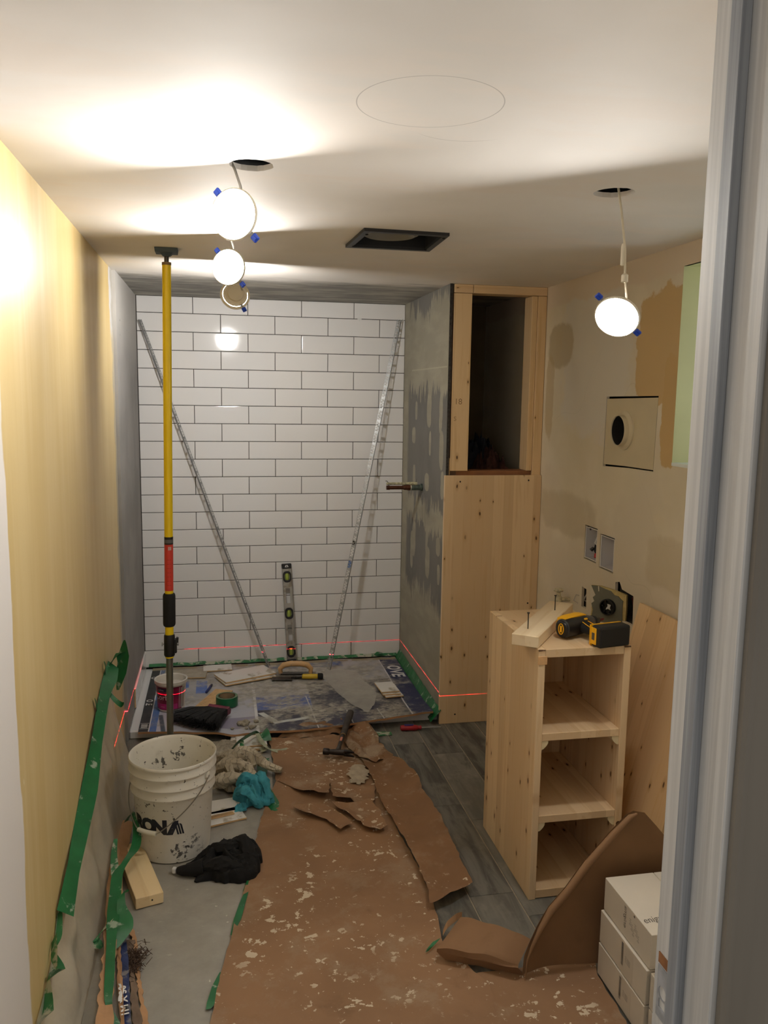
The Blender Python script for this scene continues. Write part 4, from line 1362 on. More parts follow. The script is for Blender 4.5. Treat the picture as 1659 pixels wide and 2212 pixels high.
rp = ob('rear_cap', B().loft([oval_ring(-.0885, .0245, .0255), oval_ring(-.0925, .022, .023)]), BLACK, dr, smooth=True, angle=35)
ob('cap_ring', plate([(.019 * math.cos(q), .012 * math.sin(q)) for q in [k * math.pi / 12 for k in range(24)]], [[(.016 * math.cos(q), .009 * math.sin(q)) for q in [k * math.pi / 12 for k in range(24)]]], .001, lambda u, v, d: (-.0933 + d, v, u)), YEL, rp)
ob('cap_vent', B().box(-.0934, -.0926, -.004, .004, -.011, .011), YEL, rp)
# grip
gp = [(-.005, -.018), (-.012, -.045), (-.018, -.075), (-.020, -.098)]
def gring(i):
    cx, cy = gp[i]
    wx = (.024, .020, .0185, .021)[i]; wz = (.021, .019, .0175, .021)[i]
    return [(cx + wx * math.cos(q), cy, wz * math.sin(q)) for q in [2 * math.pi * k / 16 for k in range(16)]]
gr = ob('grip', B().loft([gring(i) for i in range(4)]), RUBBER, dr, smooth=True)
ob('grip_inlay', B().tube([(-.02, -.03, .0195), (-.028, -.05, .017), (-.034, -.075, .0125)], .0014, 6), YEL, gr)
ob('grip_inlay', B().tube([(.008, -.03, .0185), (-.002, -.052, .0185), (-.01, -.08, .0165)], .0014, 6), YEL, gr)
ob('trigger', B().box(.012, .028, -.050, -.024, -.009, .009, .003), BLACK, dr)
ob('direction_switch', B().box(-.002, .016, -.024, -.015, .018, .0265, .002), YEL, dr)
# foot and battery (bottom faces the doorway)
bmx = Matrix.Translation((-.006, -.10, 0)) @ Matrix.Rotation(math.radians(-15), 4, 'Z') @ Matrix.Translation((.006, .10, 0))
ob('battery_mount', B().loft([[(-.052, -.098, -.024), (.040, -.098, -.024), (.040, -.098, .024), (-.052, -.098, .024)], [(-.062, -.108, -.032), (.052, -.108, -.032), (.052, -.108, .033), (-.062, -.108, .033)], [(-.064, -.118, -.034), (.054, -.118, -.034), (.054, -.118, .0345), (-.064, -.118, .0345)]]).xf(bmx), YEL, dr)
bt = ob('battery', B().box(-.063, .056, -.166, -.1185, -.0345, .0350, .007, seg=2).xf(bmx), M('matt_black_battery', C(15, 15, 16), .6), dr)
ob('battery_cheek', B().prism([(-.0645, -.117), (-.0665, -.122), (-.0660, -.142), (-.0635, -.146), (-.062, -.125), (-.062, -.117)], -.026, .028).xf(bmx), YEL, bt)
ob('release_button', B().box(-.0672, -.064, -.140, -.126, -.012, .012, .001).xf(bmx), M('grey_button', C(70, 66, 58), .5), bt)

# second panel leaning between cabinet and wall
k = .25
lp = thing('leaning_panel', 'knotty spruce panel leaning on the wall right of the cabinet', 'wood panel', (1.785, -2.35, .006), (0, math.atan(k), 0))
ob('board', B().box(-.018, .0, -.255, .255, .0, .915, .0012), m_pine('knotty_spruce', 'Z', 'Y', C(226, 196, 152), .085, 1.9), lp)

# ------------------------------------------------------------------ fixtures in the right wall
def gbox(name, label, y0, y1, z0, z1, y_wall):
    t = thing(name, label, 'electrical box', (XR + .003, (y0 + y1) / 2, (z0 + z1) / 2))
    dy, dz = (y1 - y0) / 2 - .005, (z1 - z0) / 2 - .007
    A = [(0, -dy, -dz), (0, dy, -dz), (0, dy, dz), (0, -dy, dz)]
    D = [(.062, -dy + .003, -dz + .003), (.062, dy - .003, -dz + .003), (.062, dy - .003, dz - .003), (.062, -dy + .003, dz - .003)]
    ob('shell', B().loft([A, D], False, True), M('grey_white_box_plastic', C(200, 198, 200), .45), t)
    ob('lip', plate([(p[1] * 1.02, p[2] * 1.02) for p in A], [[(p[1] * .95, p[2] * .97) for p in A]], .003, lambda u, v, d: (-.001 + d, u, v)), M('box_lip', C(222, 222, 222), .4), t)
    return t
e1 = gbox('electrical_box', 'left one of two open boxes in the beige wall, with wires and red nuts inside', *(-1.640, -1.517), .955, 1.106, 0)
b = B()
for q in range(3):
    b.tube([(.055, .03 - .012 * q, -.03), (.03, .02 - .018 * q, -.01 + .012 * q), (.016, -.012 * q, -.028), (.03, .012 - .02 * q, -.045)], .0035, 7)
ob('black_wire', b, BLACK, e1, smooth=True)['kind'] = 'stuff'
ob('white_wire', B().tube([(.05, -.02, .045), (.022, -.012, .028), (.014, -.010, .006), (.03, -.018, -.012)], .005, 8), PRINTW, e1, smooth=True)
ob('wire_nut', B().tube([(.018, -.012, -.042), (.016, -.020, -.058)], [.006, .0085], 8), M('red_wire_nut', C(176, 34, 36), .4), e1)
ob('wire_nut', B().tube([(.018, .012, -.020), (.010, .018, -.032)], [.006, .0085], 8), M('black_wire_nut', C(24, 24, 26), .4), e1)
ob('clamp_screw', B().lathe([(.006, 0), (.006, .003)], 10).xf(Matrix.Translation((.004, .018, .063)) @ Matrix.Rotation(-math.pi / 2, 4, 'Y')), DSTEEL, e1)
gbox('electrical_box', 'right one of two open boxes in the beige wall, empty', *(-1.800, -1.668), .945, 1.092, 0)

t = thing('duct_plate', 'square beige plate with a round duct opening set in the right wall', 'duct', (XR, -1.868, 1.53))
oy = [(-2.074 + 1.868 + .004, 1.392 - 1.53 + .005), (.008, 1.388 - 1.53 + .006), (.2035, 1.378 - 1.53 + .009), (.2015, 1.668 - 1.53 - .009), (-.2095, 1.672 - 1.53 - .006)]
ob('plate', plate(oy, [circ(.076, .005, .052, 36)], .010, lambda u, v, d: (.001 + d, u, v)), M('painted_duct_plate', C(202, 190, 160), .6, var=.03, scale=5), t)
dc = at(1333, 930, 'X', XR - .031) - Vector((XR - .031, -1.868, 1.53))
ry = Matrix.Translation((0, dc.y, dc.z)) @ Matrix.Rotation(math.pi / 2, 4, 'Y')
ob('collar', B().lathe([(.078, .0015), (.077, -.004), (.066, -.008), (.0625, -.012), (.0610, -.030), (.0605, -.031), (.0590, -.031), (.0585, -.030), (.0583, -.024)], 44, cap0=False, cap1=False).xf(ry), M('painted_duct_collar', C(206, 196, 170), .5), t, smooth=True, angle=30)
ob('duct_tube', B().lathe([(.0582, -.025), (.057, .115), (.0005, .115)], 36, cap0=False).xf(ry), DARK, t, smooth=True)

dp = at(1312, 1308, 'X', 1.985)
t = thing('drain_plate', 'torn grey drywall square with a black drain pipe, behind the driver', 'drywall patch', dp, (0, 0, math.radians(34)))
# local +X points into the wall, +Y is the left edge in view
py = [(-.080, -.075), (.078, -.075), (.074, -.03), (.080, .02), (.083, .070), (.04, .074), (.0, .070), (-.04, .064), (-.080, .056), (-.082, .0)]
ob('gypsum_back', plate(py, [], .012, lambda u, v, d: (.004 + d, u, v)), DRYE, t)
fg = [(-.070, -.074), (.073, -.074), (.066, -.03), (.074, -.004), (.060, .008), (.068, .022), (.056, .034), (.066, .050), (.078, .071), (.044, .0735), (.015, .066), (-.012, .062), (-.028, .048), (-.046, .046), (-.058, .036), (-.068, .030), (-.066, .0)]
ob('torn_paper_face', plate(fg, [], .0040, lambda u, v, d: (d, u, v)), DRYW, t)
ob('paper_peel', plate([(.074, -.02), (.082, .02), (.086, .066), (.078, .072), (.067, .050), (.058, .034), (.070, .022), (.062, .006)], [], .0015, lambda u, v, d: (.0015 + d, u, v)), M('torn_white_paper', C(206, 200, 184), .8), t)
ob('paper_tear', plate([(.047, .074), (.042, .074), (.040, .052), (.044, .052)], [], .001, lambda u, v, d: (-.0006 + d, u, v)), MATS['torn_white_paper'], t)
rz = Matrix.Translation((0, -.006, -.004)) @ Matrix.Rotation(-math.pi / 2, 4, 'Y')
pp = ob('drain_pipe', B().lathe([(.032, -.004), (.0335, .004), (.0335, .016), (.0315, .018), (.0285, .018), (.0275, .002), (.0005, .001)], 36, cap0=False, cap1=False).xf(rz), ABS, t, smooth=True, angle=35)
ob('pipe_shred', B().prism([(-.012, -.012), (-.003, -.008), (.010, -.012), (.012, .004), (.003, .002), (-.006, .008), (-.013, .010), (-.008, .0)], .003, .005, rz), PRINTW, pp)
for q in range(6):
    ob('pipe_lug', B().box(.018, .027, -.003, .003, .002, .012).xf(rz @ Matrix.Rotation(q * math.pi / 3 + .4, 4, 'Z')), ABS, pp)
ob('pipe_tail', B().lathe([(.024, -.09), (.024, -.016)], 20).xf(rz), ABS, t, smooth=True)

t = thing('wall_cutout_wiring', 'dark ragged cutout in the beige wall with loose red wire, right of the drain plate', 'wall opening', (XR + .02, -1.90, .84))
ob('inner_box', B().loft([[(0, -.085, -.07), (0, .07, -.07), (0, .07, .085), (0, -.085, .06)], [(.07, -.08, -.06), (.07, .06, -.06), (.07, .06, .07), (.07, -.08, .05)]], False, True), M('dusty_dark_box', C(74, 70, 64), .7, var=.4, scale=30), t)
ob('loose_wire', B().tube([(.05, -.01, .02), (.02, -.02, .045), (.0, -.035, .035), (.02, -.02, -.02)], .0026, 6), M('red_wire', C(120, 48, 40), .5), t, smooth=True)
ob('loose_wire', B().tube([(.05, .04, .06), (.0, .045, .082), (-.004, .03, .07), (.03, .02, .05)], .0022, 6), M('grey_wire', C(176, 170, 164), .5), t, smooth=True)
t = thing('narrow_wall_opening', 'narrow dark opening in the wall left of the drain plate, cables inside', 'wall opening', (XR + .02, -1.54, .78))
b = B().loft([[(0, -.03, -.05), (0, .03, -.05), (0, .03, .05), (0, -.03, .05)], [(.06, -.03, -.05), (.06, .03, -.05), (.06, .03, .05), (.06, -.03, .05)]], False, True)
ob('inner_box', b, M('dusty_dark_box', C(74, 70, 64), .7), t)
ob('cable', B().tube([(.03, -.02, .04), (-.012, -.01, .02), (-.02, .0, -.01), (.02, .01, -.035)], .003, 6), M('grey_wire', C(176, 170, 164), .5), t, smooth=True)
ob('cable', B().tube([(.0, .035, -.005), (-.03, .06, .0), (-.035, .075, -.03), (-.005, .05, -.05)], .0025, 6), M('grey_wire', C(176, 170, 164), .5), t, smooth=True)

t = thing('shutoff_valve', 'small plaster crusted supply valve on the wall behind the lumber offcut', 'valve', (XR, -1.385, .735))
cr = M('plaster_crusted_brass', C(196, 188, 160), .8, var=.3, scale=60)
ob('stub', cylx(B(), 0, -.05, .010, .010), cr, t, smooth=True)
ob('body', B().lathe([(.014, -.06), (.018, -.045), (.018, .01), (.012, .02), (.010, .035)], 14).xf(Matrix.Translation((-.055, 0, 0))), cr, t, smooth=True)
ob('handle', B().lathe([(.006, .035), (.022, .040), (.024, .046), (.018, .052), (.004, .054)], 8).xf(Matrix.Translation((-.055, 0, 0))), cr, t)
ob('supply_hose', B().tube([(-.055, 0, -.055), (-.058, -.02, -.09), (-.02, -.05, -.12), (0, -.06, -.13)], .006, 8), STEEL, t, smooth=True)

# tile spacers left in the top joint
for x, z, l in ((4 * U + .030, 2.1002, 'left white cross spacer in the top tile joint'), (4.93 * U, 2.1002, 'right white cross spacer in the top tile joint')):
    t = tag(ob('tile_spacer', B().box(-.012, .012, -.0035, .0, -.0018, .0018).box(-.0018, .0018, -.0036, .0001, -.012, .012), PRINTW, None, (x, -.0006, z)), l, 'spacer', 'tile spacers')

# things half seen in the dark closet
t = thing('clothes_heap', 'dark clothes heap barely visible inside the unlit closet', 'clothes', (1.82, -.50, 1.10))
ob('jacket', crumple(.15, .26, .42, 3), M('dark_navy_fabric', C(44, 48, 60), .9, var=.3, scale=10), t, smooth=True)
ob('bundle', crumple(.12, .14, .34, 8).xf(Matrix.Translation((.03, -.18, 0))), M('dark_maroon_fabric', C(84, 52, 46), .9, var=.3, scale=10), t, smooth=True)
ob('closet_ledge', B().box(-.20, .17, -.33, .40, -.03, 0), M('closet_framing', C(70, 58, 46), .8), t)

# ------------------------------------------------------------------ support pole
PX, PY = .2365, -1.58
t = thing('support_pole', 'yellow telescoping support pole braced between floor and ceiling behind the white bucket', 'pole', (PX, PY, .005))
lean = Matrix(((1, 0, .0135, -.012), (0, 1, -.002, 0), (0, 0, 1, 0), (0, 0, 0, 1)))
cyl = lambda r, z0, z1, n=24: B().lathe([(r, z0), (r, z1)], n).xf(lean)
ob('steel_tube', cyl(.0135, .02, .62), M('dull_steel_tube', C(128, 132, 128), .3, .8), t, smooth=True, angle=50)
ob('foot_pad', B().box(-.04, .04, -.035, .035, 0, .016, .005).box(-.014, .014, -.014, .014, .016, .04, .003).xf(lean), RUBBER, t)
ob('yellow_tube', cyl(.0165, .60, 2.135), YPOLE, t, smooth=True, angle=50)
ob('lower_clamp', B().lathe([(.0195, .607), (.0215, .612), (.0215, .69), (.0195, .696)], 20).box(.014, .029, -.009, .009, .618, .678, .003).xf(lean), BLACK, t, smooth=True, angle=40)
ob('clamp_bolt', B().tube([(-.026, 0, .656), (-.030, 0, .656)], .008, 10).tube([(.030, 0, .656), (.036, 0, .656)], .008, 10).tube([(-.03, 0, .656), (.036, 0, .656)], .003, 8).xf(lean), STEEL, t)
ob('trigger_lever', B().prism([(.018, .64), (.034, .655), (.036, .680), (.028, .684), (.020, .668)], -.006, .006, Matrix(((1, 0, 0, 0), (0, 0, 1, 0), (0, 1, 0, 0), (0, 0, 0, 1)))).xf(lean), BLACK, t)
ob('foam_grip', B().lathe([(.020, .730), (.0235, .735), (.0245, .742), (.0245, .852), (.0235, .859), (.020, .864)], 28).xf(lean), RUBBER, t, smooth=True)
lb = ob('label_sleeve', cyl(.0170, .876, 1.062), REDL, t, smooth=True, angle=50)
def pwrap(zc, r=.01745): return lambda x, y, z: (r * math.sin(x / r + .1) + .0135 * (zc + y) - .012, -r * math.cos(x / r + .1) - .002 * (zc + y), zc + y)
lettering('||||||', .014, PRINTW, lb, lambda x, y, z: pwrap(1.048)(x * .6 + .003, y, z), .0004)
for q in range(7):
    zz_ = .90 + q * .017
    lettering('--- --', .010, M('dark_red_print', C(120, 26, 26), .4), lb, lambda x, y, z, zz_=zz_: pwrap(zz_)(x * .8, y, z), .0002)
ob('black_band', cyl(.0172, 1.062, 1.092), BLACK, t, smooth=True, angle=50)
ob('grey_band', cyl(.0174, 1.068, 1.082), M('grey_band_print', C(92, 92, 92), .4), t, smooth=True, angle=50)
ob('top_collar', cyl(.0175, 2.128, 2.138), M('brown_collar', C(120, 96, 64), .5), t, smooth=True, angle=50)
ob('threaded_stem', cyl(.0085, 2.13, 2.168), DSTEEL, t, smooth=True, angle=50)
ob('top_pad', B().loft([[(-.012, -.012, 2.160), (.012, -.012, 2.160), (.012, .012, 2.160), (-.012, .012, 2.160)], [(-.022, -.02, 2.170), (.022, -.02, 2.170), (.022, .02, 2.170), (-.022, .02, 2.170)], [(-.040, -.036, 2.1715), (.040, -.036, 2.1715), (.040, .036, 2.1715), (-.040, .036, 2.1715)], [(-.042, -.038, 2.187), (.042, -.038, 2.187), (.042, .038, 2.187), (-.042, .038, 2.187)]]).xf(lean), M('blue_grey_rubber_pad', C(60, 72, 80), .7), t)

# ------------------------------------------------------------------ white pail
BX, BY = .2585, -1.955
t = thing('pail', 'large dirty white plastic pail with black lettering standing on the floor at left', 'bucket', (BX, BY, .005), (0, 0, .0))
def br_(z): return .127 + .022 * z / .365
prof = [(.118, .0), (.126, .004), (br_(.02), .02), (br_(.24), .24), (.1425, .242), (.1505, .246), (.1505, .250), (.1445, .258), (.1455, .276), (.1525, .281), (.1525, .285), (.1455, .292), (.1460, .318), (.1555, .323), (.1555, .327), (.1485, .334), (.1490, .352), (.1555, .356), (.1560, .362), (.1530, .366), (.1495, .362), (.1465, .355), (.1250, .010), (.0005, .008)]
ob('shell', B().lathe(prof, 64, cap1=False), BUCKET, t, smooth=True, angle=50)
# bail wire and its roller grip
pv = .150
hang = []
for i in range(41):
    a = i / 40
    th = math.pi * a
    t_ = min(1.0, min(a, 1 - a) / .415)
    rr_ = .1545 + .004 * math.sin(th)
    an = -.58 - th
    hang.append((rr_ * math.cos(an), rr_ * math.sin(an), .305 - .172 * t_ ** .93))
h = ob('bail_wire', B().tube(hang, .0021, 6), M('grey_bail_wire', C(140, 138, 130), .4, .6), t, smooth=True)
gi = [14, 15, 16, 17]
ob('grip', B().tube([Vector(hang[q]) for q in range(17, 24)], .0085, 12), M('white_roller_grip', C(226, 222, 206), .4), h, smooth=True)
for an in (-.58, -.58 - math.pi):
    ob('bail_ear', B().lathe([(.013, 0), (.013, .006), (.009, .009), (.003, .009)], 14).xf(Matrix.Rotation(an, 4, 'Z') @ Matrix.Translation((.1455, 0, .305)) @ Matrix.Rotation(math.pi / 2, 4, 'Y')), BUCKET, t, smooth=True)
PL = M('black_pail_lettering', C(26, 30, 44), .4)
def pw(ac, zc): return lambda x, y, z: ((br_(zc + y) + .0007) * math.sin(ac + x / .134), -(br_(zc + y) + .0007) * math.cos(ac + x / .134), zc + y)
for ch_, ac in (('R', -1.00), ('O', -.655), ('N', -.325)):
    lettering(ch_, .070, PL, t, pw(ac, .142), .0045, cuts=2)
f_ = pw(.045, .142)
b = B()
b.loft([[f_(x0, y_, 0), f_(x0 + w_, y_, 0)] for x0, w_, y_ in ((-.026, .022, -.0265), (-.0175, .021, -.009), (-.009, .020, .009), (-.001, .018, .0265))], closed=False)
for q in range(3):
    b.loft([[f_(x0 + q * .0088, y_, 0), f_(x0 + q * .0088 + .006, y_, 0)] for x0, y_ in ((.006 + .006, -.0265), (.004 + .004, -.009), (.001 + .003, .009), (-.002 + .002, .0265 - q * .006))], closed=False)
ob('striped_letter', b, PL, t)['kind'] = 'stuff'

# ------------------------------------------------------------------ lumber block, dark cloth, rags, tiles by the pail
n_, f_ = Vector((.2025, -2.311, 0)), Vector((.1035, -1.97, 0))
t = thing('lumber_block', 'short yellow lumber block lying on the floor in front of the pail', 'lumber', ((n_.x + f_.x) / 2 - .004, (n_.y + f_.y) / 2 - .012, .0065), (0, 0, math.atan2(f_.y - n_.y, f_.x - n_.x) - math.pi / 2))
ob('board', B().box(-.0445, .0445, -.175, .175, 0, .038, .0025, seg=2), m_pine('yellow_lumber', 'Y', 'X', C(238, 216, 172), .2, .3), t)
ob('nail_hole', B().lathe([(.003, 0), (.003, .0005)], 8).xf(Matrix.Translation((.008, -.1752, .020)) @ Matrix.Rotation(math.pi / 2, 4, 'X')), DARK, t)

t = thing('black_cloth', 'crumpled black cloth lying on the floor beside the pail', 'cloth', (.436, -2.140, .006), (0, 0, -.25))
BC = M('black_cotton', C(9, 8, 8), .92, var=.25, scale=30)
ob('heap', crumple(.130, .115, .095, 12, .55, 1.7, peak=(.25, .2)), BC, t, smooth=True)
ob('fold', crumple(.050, .075, .100, 5, .4, 1.8, peak=(.1, .2)).xf(Matrix.Translation((.072, .045, 0)) @ Matrix.Rotation(.5, 4, 'Z')), BC, t, smooth=True)
ob('sleeve', B().tube([(-.06, -.045, .030), (-.10, -.052, .022), (-.135, -.05, .016), (-.150, -.046, .013)], [.030, .022, .017, .013], 12), BC, t, smooth=True)
ob('white_tag', B().box(-.170, -.156, -.054, -.038, .004, .024, .003), PRINTW, t)
for q, (P_, r_) in enumerate((
        ([(-.10, .02, .012), (-.05, .035, .045), (.0, .03, .065), (.06, .05, .07), (.10, .08, .02)], .022),
        ([(-.08, -.03, .014), (-.03, -.05, .040), (.03, -.05, .045), (.09, -.04, .02)], .024),
        ([(.02, .09, .03), (.06, .04, .085), (.09, -.01, .055), (.115, -.05, .015)], .020))):
    ob('twisted_fold', twist(B(), P_, r_, q * 1.9 + 8.3), BC, t, smooth=True)

def rag(name, label, x, y, z, parts_, mat, rz=0):
    t = thing(name, label, 'cloth', (x, y, z), (0, 0, rz))
    for nm, sx, sy, sz, sd, dx, dy, dz, rot in parts_:
        ob(nm, crumple(sx, sy, sz, sd, .62, 1.9).xf(Matrix.Translation((dx, dy, dz)) @ Matrix.Rotation(rot, 4, 'Z')), mat, t, smooth=True)
    return t


def m_stripe():
    m, g = newmat('striped_dish_cloth')
    o = g.obj(); x, y, z = g.xyz(g.scl(o, (1, 1, 1), (0, 0, 0), (.3, .4, .7)))
    wv = g.m('ADD', g.m('MULTIPLY', x, 62), g.m('MULTIPLY', g.noise(o, 16, 3), 2.2))
    s = g.step(g.m('FRACT', wv), .82, .90)
    c = g.mix(g.m('MULTIPLY', s, .6), g.mix(g.step(g.noise(o, 12, 5), .4, .65), C(160, 150, 130), C(196, 186, 166)), C(90, 84, 78))
    g.p('Base Color', c); g.p('Roughness', .95)
    return m


p = fl(505, 1690)
rg = rag('striped_rag', 'crumpled beige striped dish rag lying beside the pail', p.x, p.y, .016, [('heap', .090, .130, .065, 31, .0, .0, 0, .3)], m_stripe())
def rope(pts, rad, seed):
    b = B().tube(pts, rad, 14)
    return b
SC = MATS['striped_dish_cloth']
for q, (P_, r_) in enumerate((
        ([(-.02, .115, .050), (.03, .145, .062), (.075, .12, .060), (.11, .07, .048), (.15, .035, .034), (.205, .0, .022)], .021),
        ([(-.085, .10, .03), (-.04, .06, .075), (.01, .04, .090), (.06, .05, .070), (.085, .02, .040)], .024),
        ([(-.095, .01, .03), (-.05, -.01, .065), (.0, -.03, .080), (.05, -.03, .060), (.08, -.06, .03)], .026),
        ([(-.095, -.10, .02), (-.06, -.12, .050), (-.01, -.115, .058), (.04, -.10, .040), (.07, -.12, .018)], .026),
        ([(-.03, .10, .05), (-.01, .03, .085), (-.02, -.04, .078), (.0, -.11, .045)], .020),
        ([(.06, -.02, .04), (.05, -.08, .045), (.055, -.15, .026), (.075, -.20, .014)], .020))):
    ob('twisted_fold', twist(B(), P_, r_, q * 1.7 + .3), SC, rg, smooth=True)
p = fl(545, 1740)
tl = rag('teal_rag', 'crumpled teal cleaning cloth lying beside the kraft paper', p.x - .005, p.y + .03, .012, [('heap', .062, .085, .098, 17, 0, 0, 0, .5), ('fold', .044, .052, .052, 22, .055, -.015, 0, 0), ('corner', .035, .028, .020, 5, -.040, -.072, 0, .8)], M('teal_cloth', C(58, 140, 156), .9, var=.18, scale=24, dirt=C(150, 160, 150), dirt_th=.66, dirt_scale=12))
TC = MATS['teal_cloth']
for q, (P_, r_) in enumerate((
        ([(-.05, .03, .05), (-.02, .02, .085), (.02, .0, .075), (.045, -.03, .03)], .020),
        ([(.02, .05, .05), (.04, .03, .088), (.055, -.01, .070), (.075, -.05, .020)], .019),
        ([(-.055, -.01, .03), (-.03, -.03, .055), (.0, -.05, .045), (.03, -.075, .016)], .020))):
    ob('twisted_fold', twist(B(), P_, r_, q * 2.3 + 5.1), TC, tl, smooth=True)
slab(.420, -1.700, .0062, .18, .11, .009, .18, label='grimy white tile half hidden under the striped rag beside the pail', group='tiles beside the pail')
slab(.425, -1.785, .0062, .18, .10, .009, .30, label='clean white tile lying at the right foot of the pail', group='tiles beside the pail')
slab(.41, -1.79, .0160 + .0004, .14, .02, .006, .30, label='thin brown tile strip lying on the clean tile by the pail', group='tiles beside the pail', back=True)
p = fl(543, 1612)
slab(p.x, p.y, .022, .14, .12, .008, .05, label='dusty grey tile offcut lying behind the striped rag')
slab(p.x - .02, p.y + .01, .0055, .16, .15, .014, -.08, label='tile offcut lying under the dusty grey one behind the rag')
p = fl(490, 1630)
b = B().grid(lambda u, v: (lambda x, y: (x, y, max(.004, .004 + .030 * (1 - ((u - .5) * 2) ** 2) * (1 - ((v - .5) * 2) ** 2) + .012 * noise.noise(Vector((x * 30, y * 30, 1))) + .008 * noise.noise(Vector((x * 70, y * 60, 2))))))(p.x - .10 + u * .20, p.y - .09 + v * .24), 30, 34)
tag(ob('mortar_pile', b, MORTAR, smooth=True), 'low crumbly pile of dry grey mortar between pail and cardboard', 'rubble', kind='stuff')

# ------------------------------------------------------------------ plastic film on the left wall and floor
tapeYZ = [(-1.50, .560), (-1.62, .548), (-1.753, .528), (-2.007, .453), (-2.2, .375), (-2.378, .311), (-2.544, .288), (-2.682, .241), (-2.76, .176), (-2.84, .158), (-2.93, .150), (-3.05, .150)]
def tape_z(y):
    for (a, za), (b_, zb) in zip(tapeYZ, tapeYZ[1:]):
        if b_ <= y <= a:
            return za + (zb - za) * (a - y) / (a - b_)
    return tapeYZ[-1][1] if y < -2 else tapeYZ[0][1]


random.seed(11)
fs = thing('plastic_film', 'hazy clear plastic film taped to the yellow wall and hanging to the floor', 'plastic sheet', (0, 0, 0))
def film_pt(u, v):
    y = -1.49 - u * 1.75
    zt = tape_z(y)
    n = noise.noise(Vector((u * 9, v * 1.3, 2))); n2 = noise.noise(Vector((u * 26, v * 2.5, 5)))
    out = .10 * v ** 1.5 * (1 - .35 * u) + (.034 * n + .014 * n2) * math.sin(math.pi * min(1, v * 1.1)) + (.03 * math.exp(-((u - .03) / .05) ** 2)) * math.sin(math.pi * v)
    x = XL + .003 + max(.001, out)
    return (x, y + .05 * n * v * (1 - v) - .04 * v * (1 - u) * .5, zt * (1 - v) ** (1.0) + .0045 * v)
ob('wall_drape', B().grid(film_pt, 110, 34), FILM, fs, smooth=True)
def film_floor(u, v):
    y = -1.20 - u * 2.05
    x = .06 + v * (.60 - .10 * u)
    return (x, y, .0032 + .0035 * max(0, noise.noise(Vector((x * 7, y * 7, 3)))) + .003 * max(0, noise.noise(Vector((x * 21, y * 8, 6)))))
ob('floor_sheet', B().grid(film_floor, 90, 26), FILMF, fs, smooth=True)

tw = thing('wall_tape', 'long dark green tape strip holding the plastic film on the yellow wall', 'tape', (0, 0, 0))
pts, crs, wd = [], [], []
for i, (y, z) in enumerate(tapeYZ[:8]):
    a = tapeYZ[max(0, i - 1)]; c_ = tapeYZ[min(len(tapeYZ) - 1, i + 1)]
    d = Vector((0, c_[0] - a[0], c_[1] - a[1])).normalized()
    pts.append((XL + .024 + .003 * math.sin(i * 2.2), y, z)); crs.append(Vector((1.1 + .25 * math.sin(i * 1.7), -d.z, d.y)) * (1 if d.y > 0 else -1)); wd.append(.052 + .008 * math.sin(i * 1.9))
ob('main_strip', B().ribbon(pts, wd, crs), GREEN, tw, smooth=True)
ob('lower_strip', B().ribbon([(XL + .006, -2.66, .25), (XL + .012, -2.72, .20), (XL + .006, -2.76, .170), (XL + .02, -2.80, .150), (XL + .008, -2.85, .172), (XL + .016, -2.92, .13), (XL + .01, -3.0, .15), (XL + .02, -3.08, .12)], [.03, .022, .03, .045, .028, .05, .03, .05], [(.4, .3, 1), (.8, .2, .4), (.2, .7, 1), (1, .2, .3), (.3, .5, 1), (.9, -.4, .6), (.2, .6, 1), (1, 0, .4)]), GREENP, tw, smooth=True)
ob('torn_end', B().ribbon([(XL + .006, -2.745, .215), (XL + .016, -2.80, .205), (XL + .028, -2.835, .185)], [.03, .035, .004], (.5, .3, 1)), GREENP, tw, smooth=True)
for k_, (P_, W_, Cx) in enumerate((
        ([(XL + .006, -1.53, .555), (XL + .03, -1.49, .585), (XL + .05, -1.47, .60), (XL + .045, -1.46, .565), (XL + .03, -1.47, .53)], [.035, .05, .045, .03, .02], [(.2, -.3, 1), (.5, -.5, .6), (.8, -.4, .2), (.5, .5, .5), (.2, 0, 1)]),
        ([(XL + .03, -1.44, .43), (XL + .045, -1.43, .50), (XL + .055, -1.42, .57), (XL + .06, -1.41, .635)], [.01, .045, .05, .006], [(1, -.4, 0)] * 4),
        ([(XL + .006, -1.60, .545), (XL + .012, -1.64, .60), (XL + .01, -1.67, .63)], [.03, .022, .003], (0, 1, .6)),
        ([(XL + .008, -1.86, .50), (XL + .010, -1.90, .55), (XL + .008, -1.92, .575)], [.03, .018, .003], (0, 1, .5)),
        ([(XL + .01, -1.66, .52), (XL + .045, -1.70, .49), (XL + .075, -1.73, .475), (XL + .09, -1.76, .49)], [.02, .03, .03, .012], [(0, 1, .5)] * 4))):
    ob('loose_flap', B().ribbon(P_, W_, Cx), GREEN, tw, smooth=True)

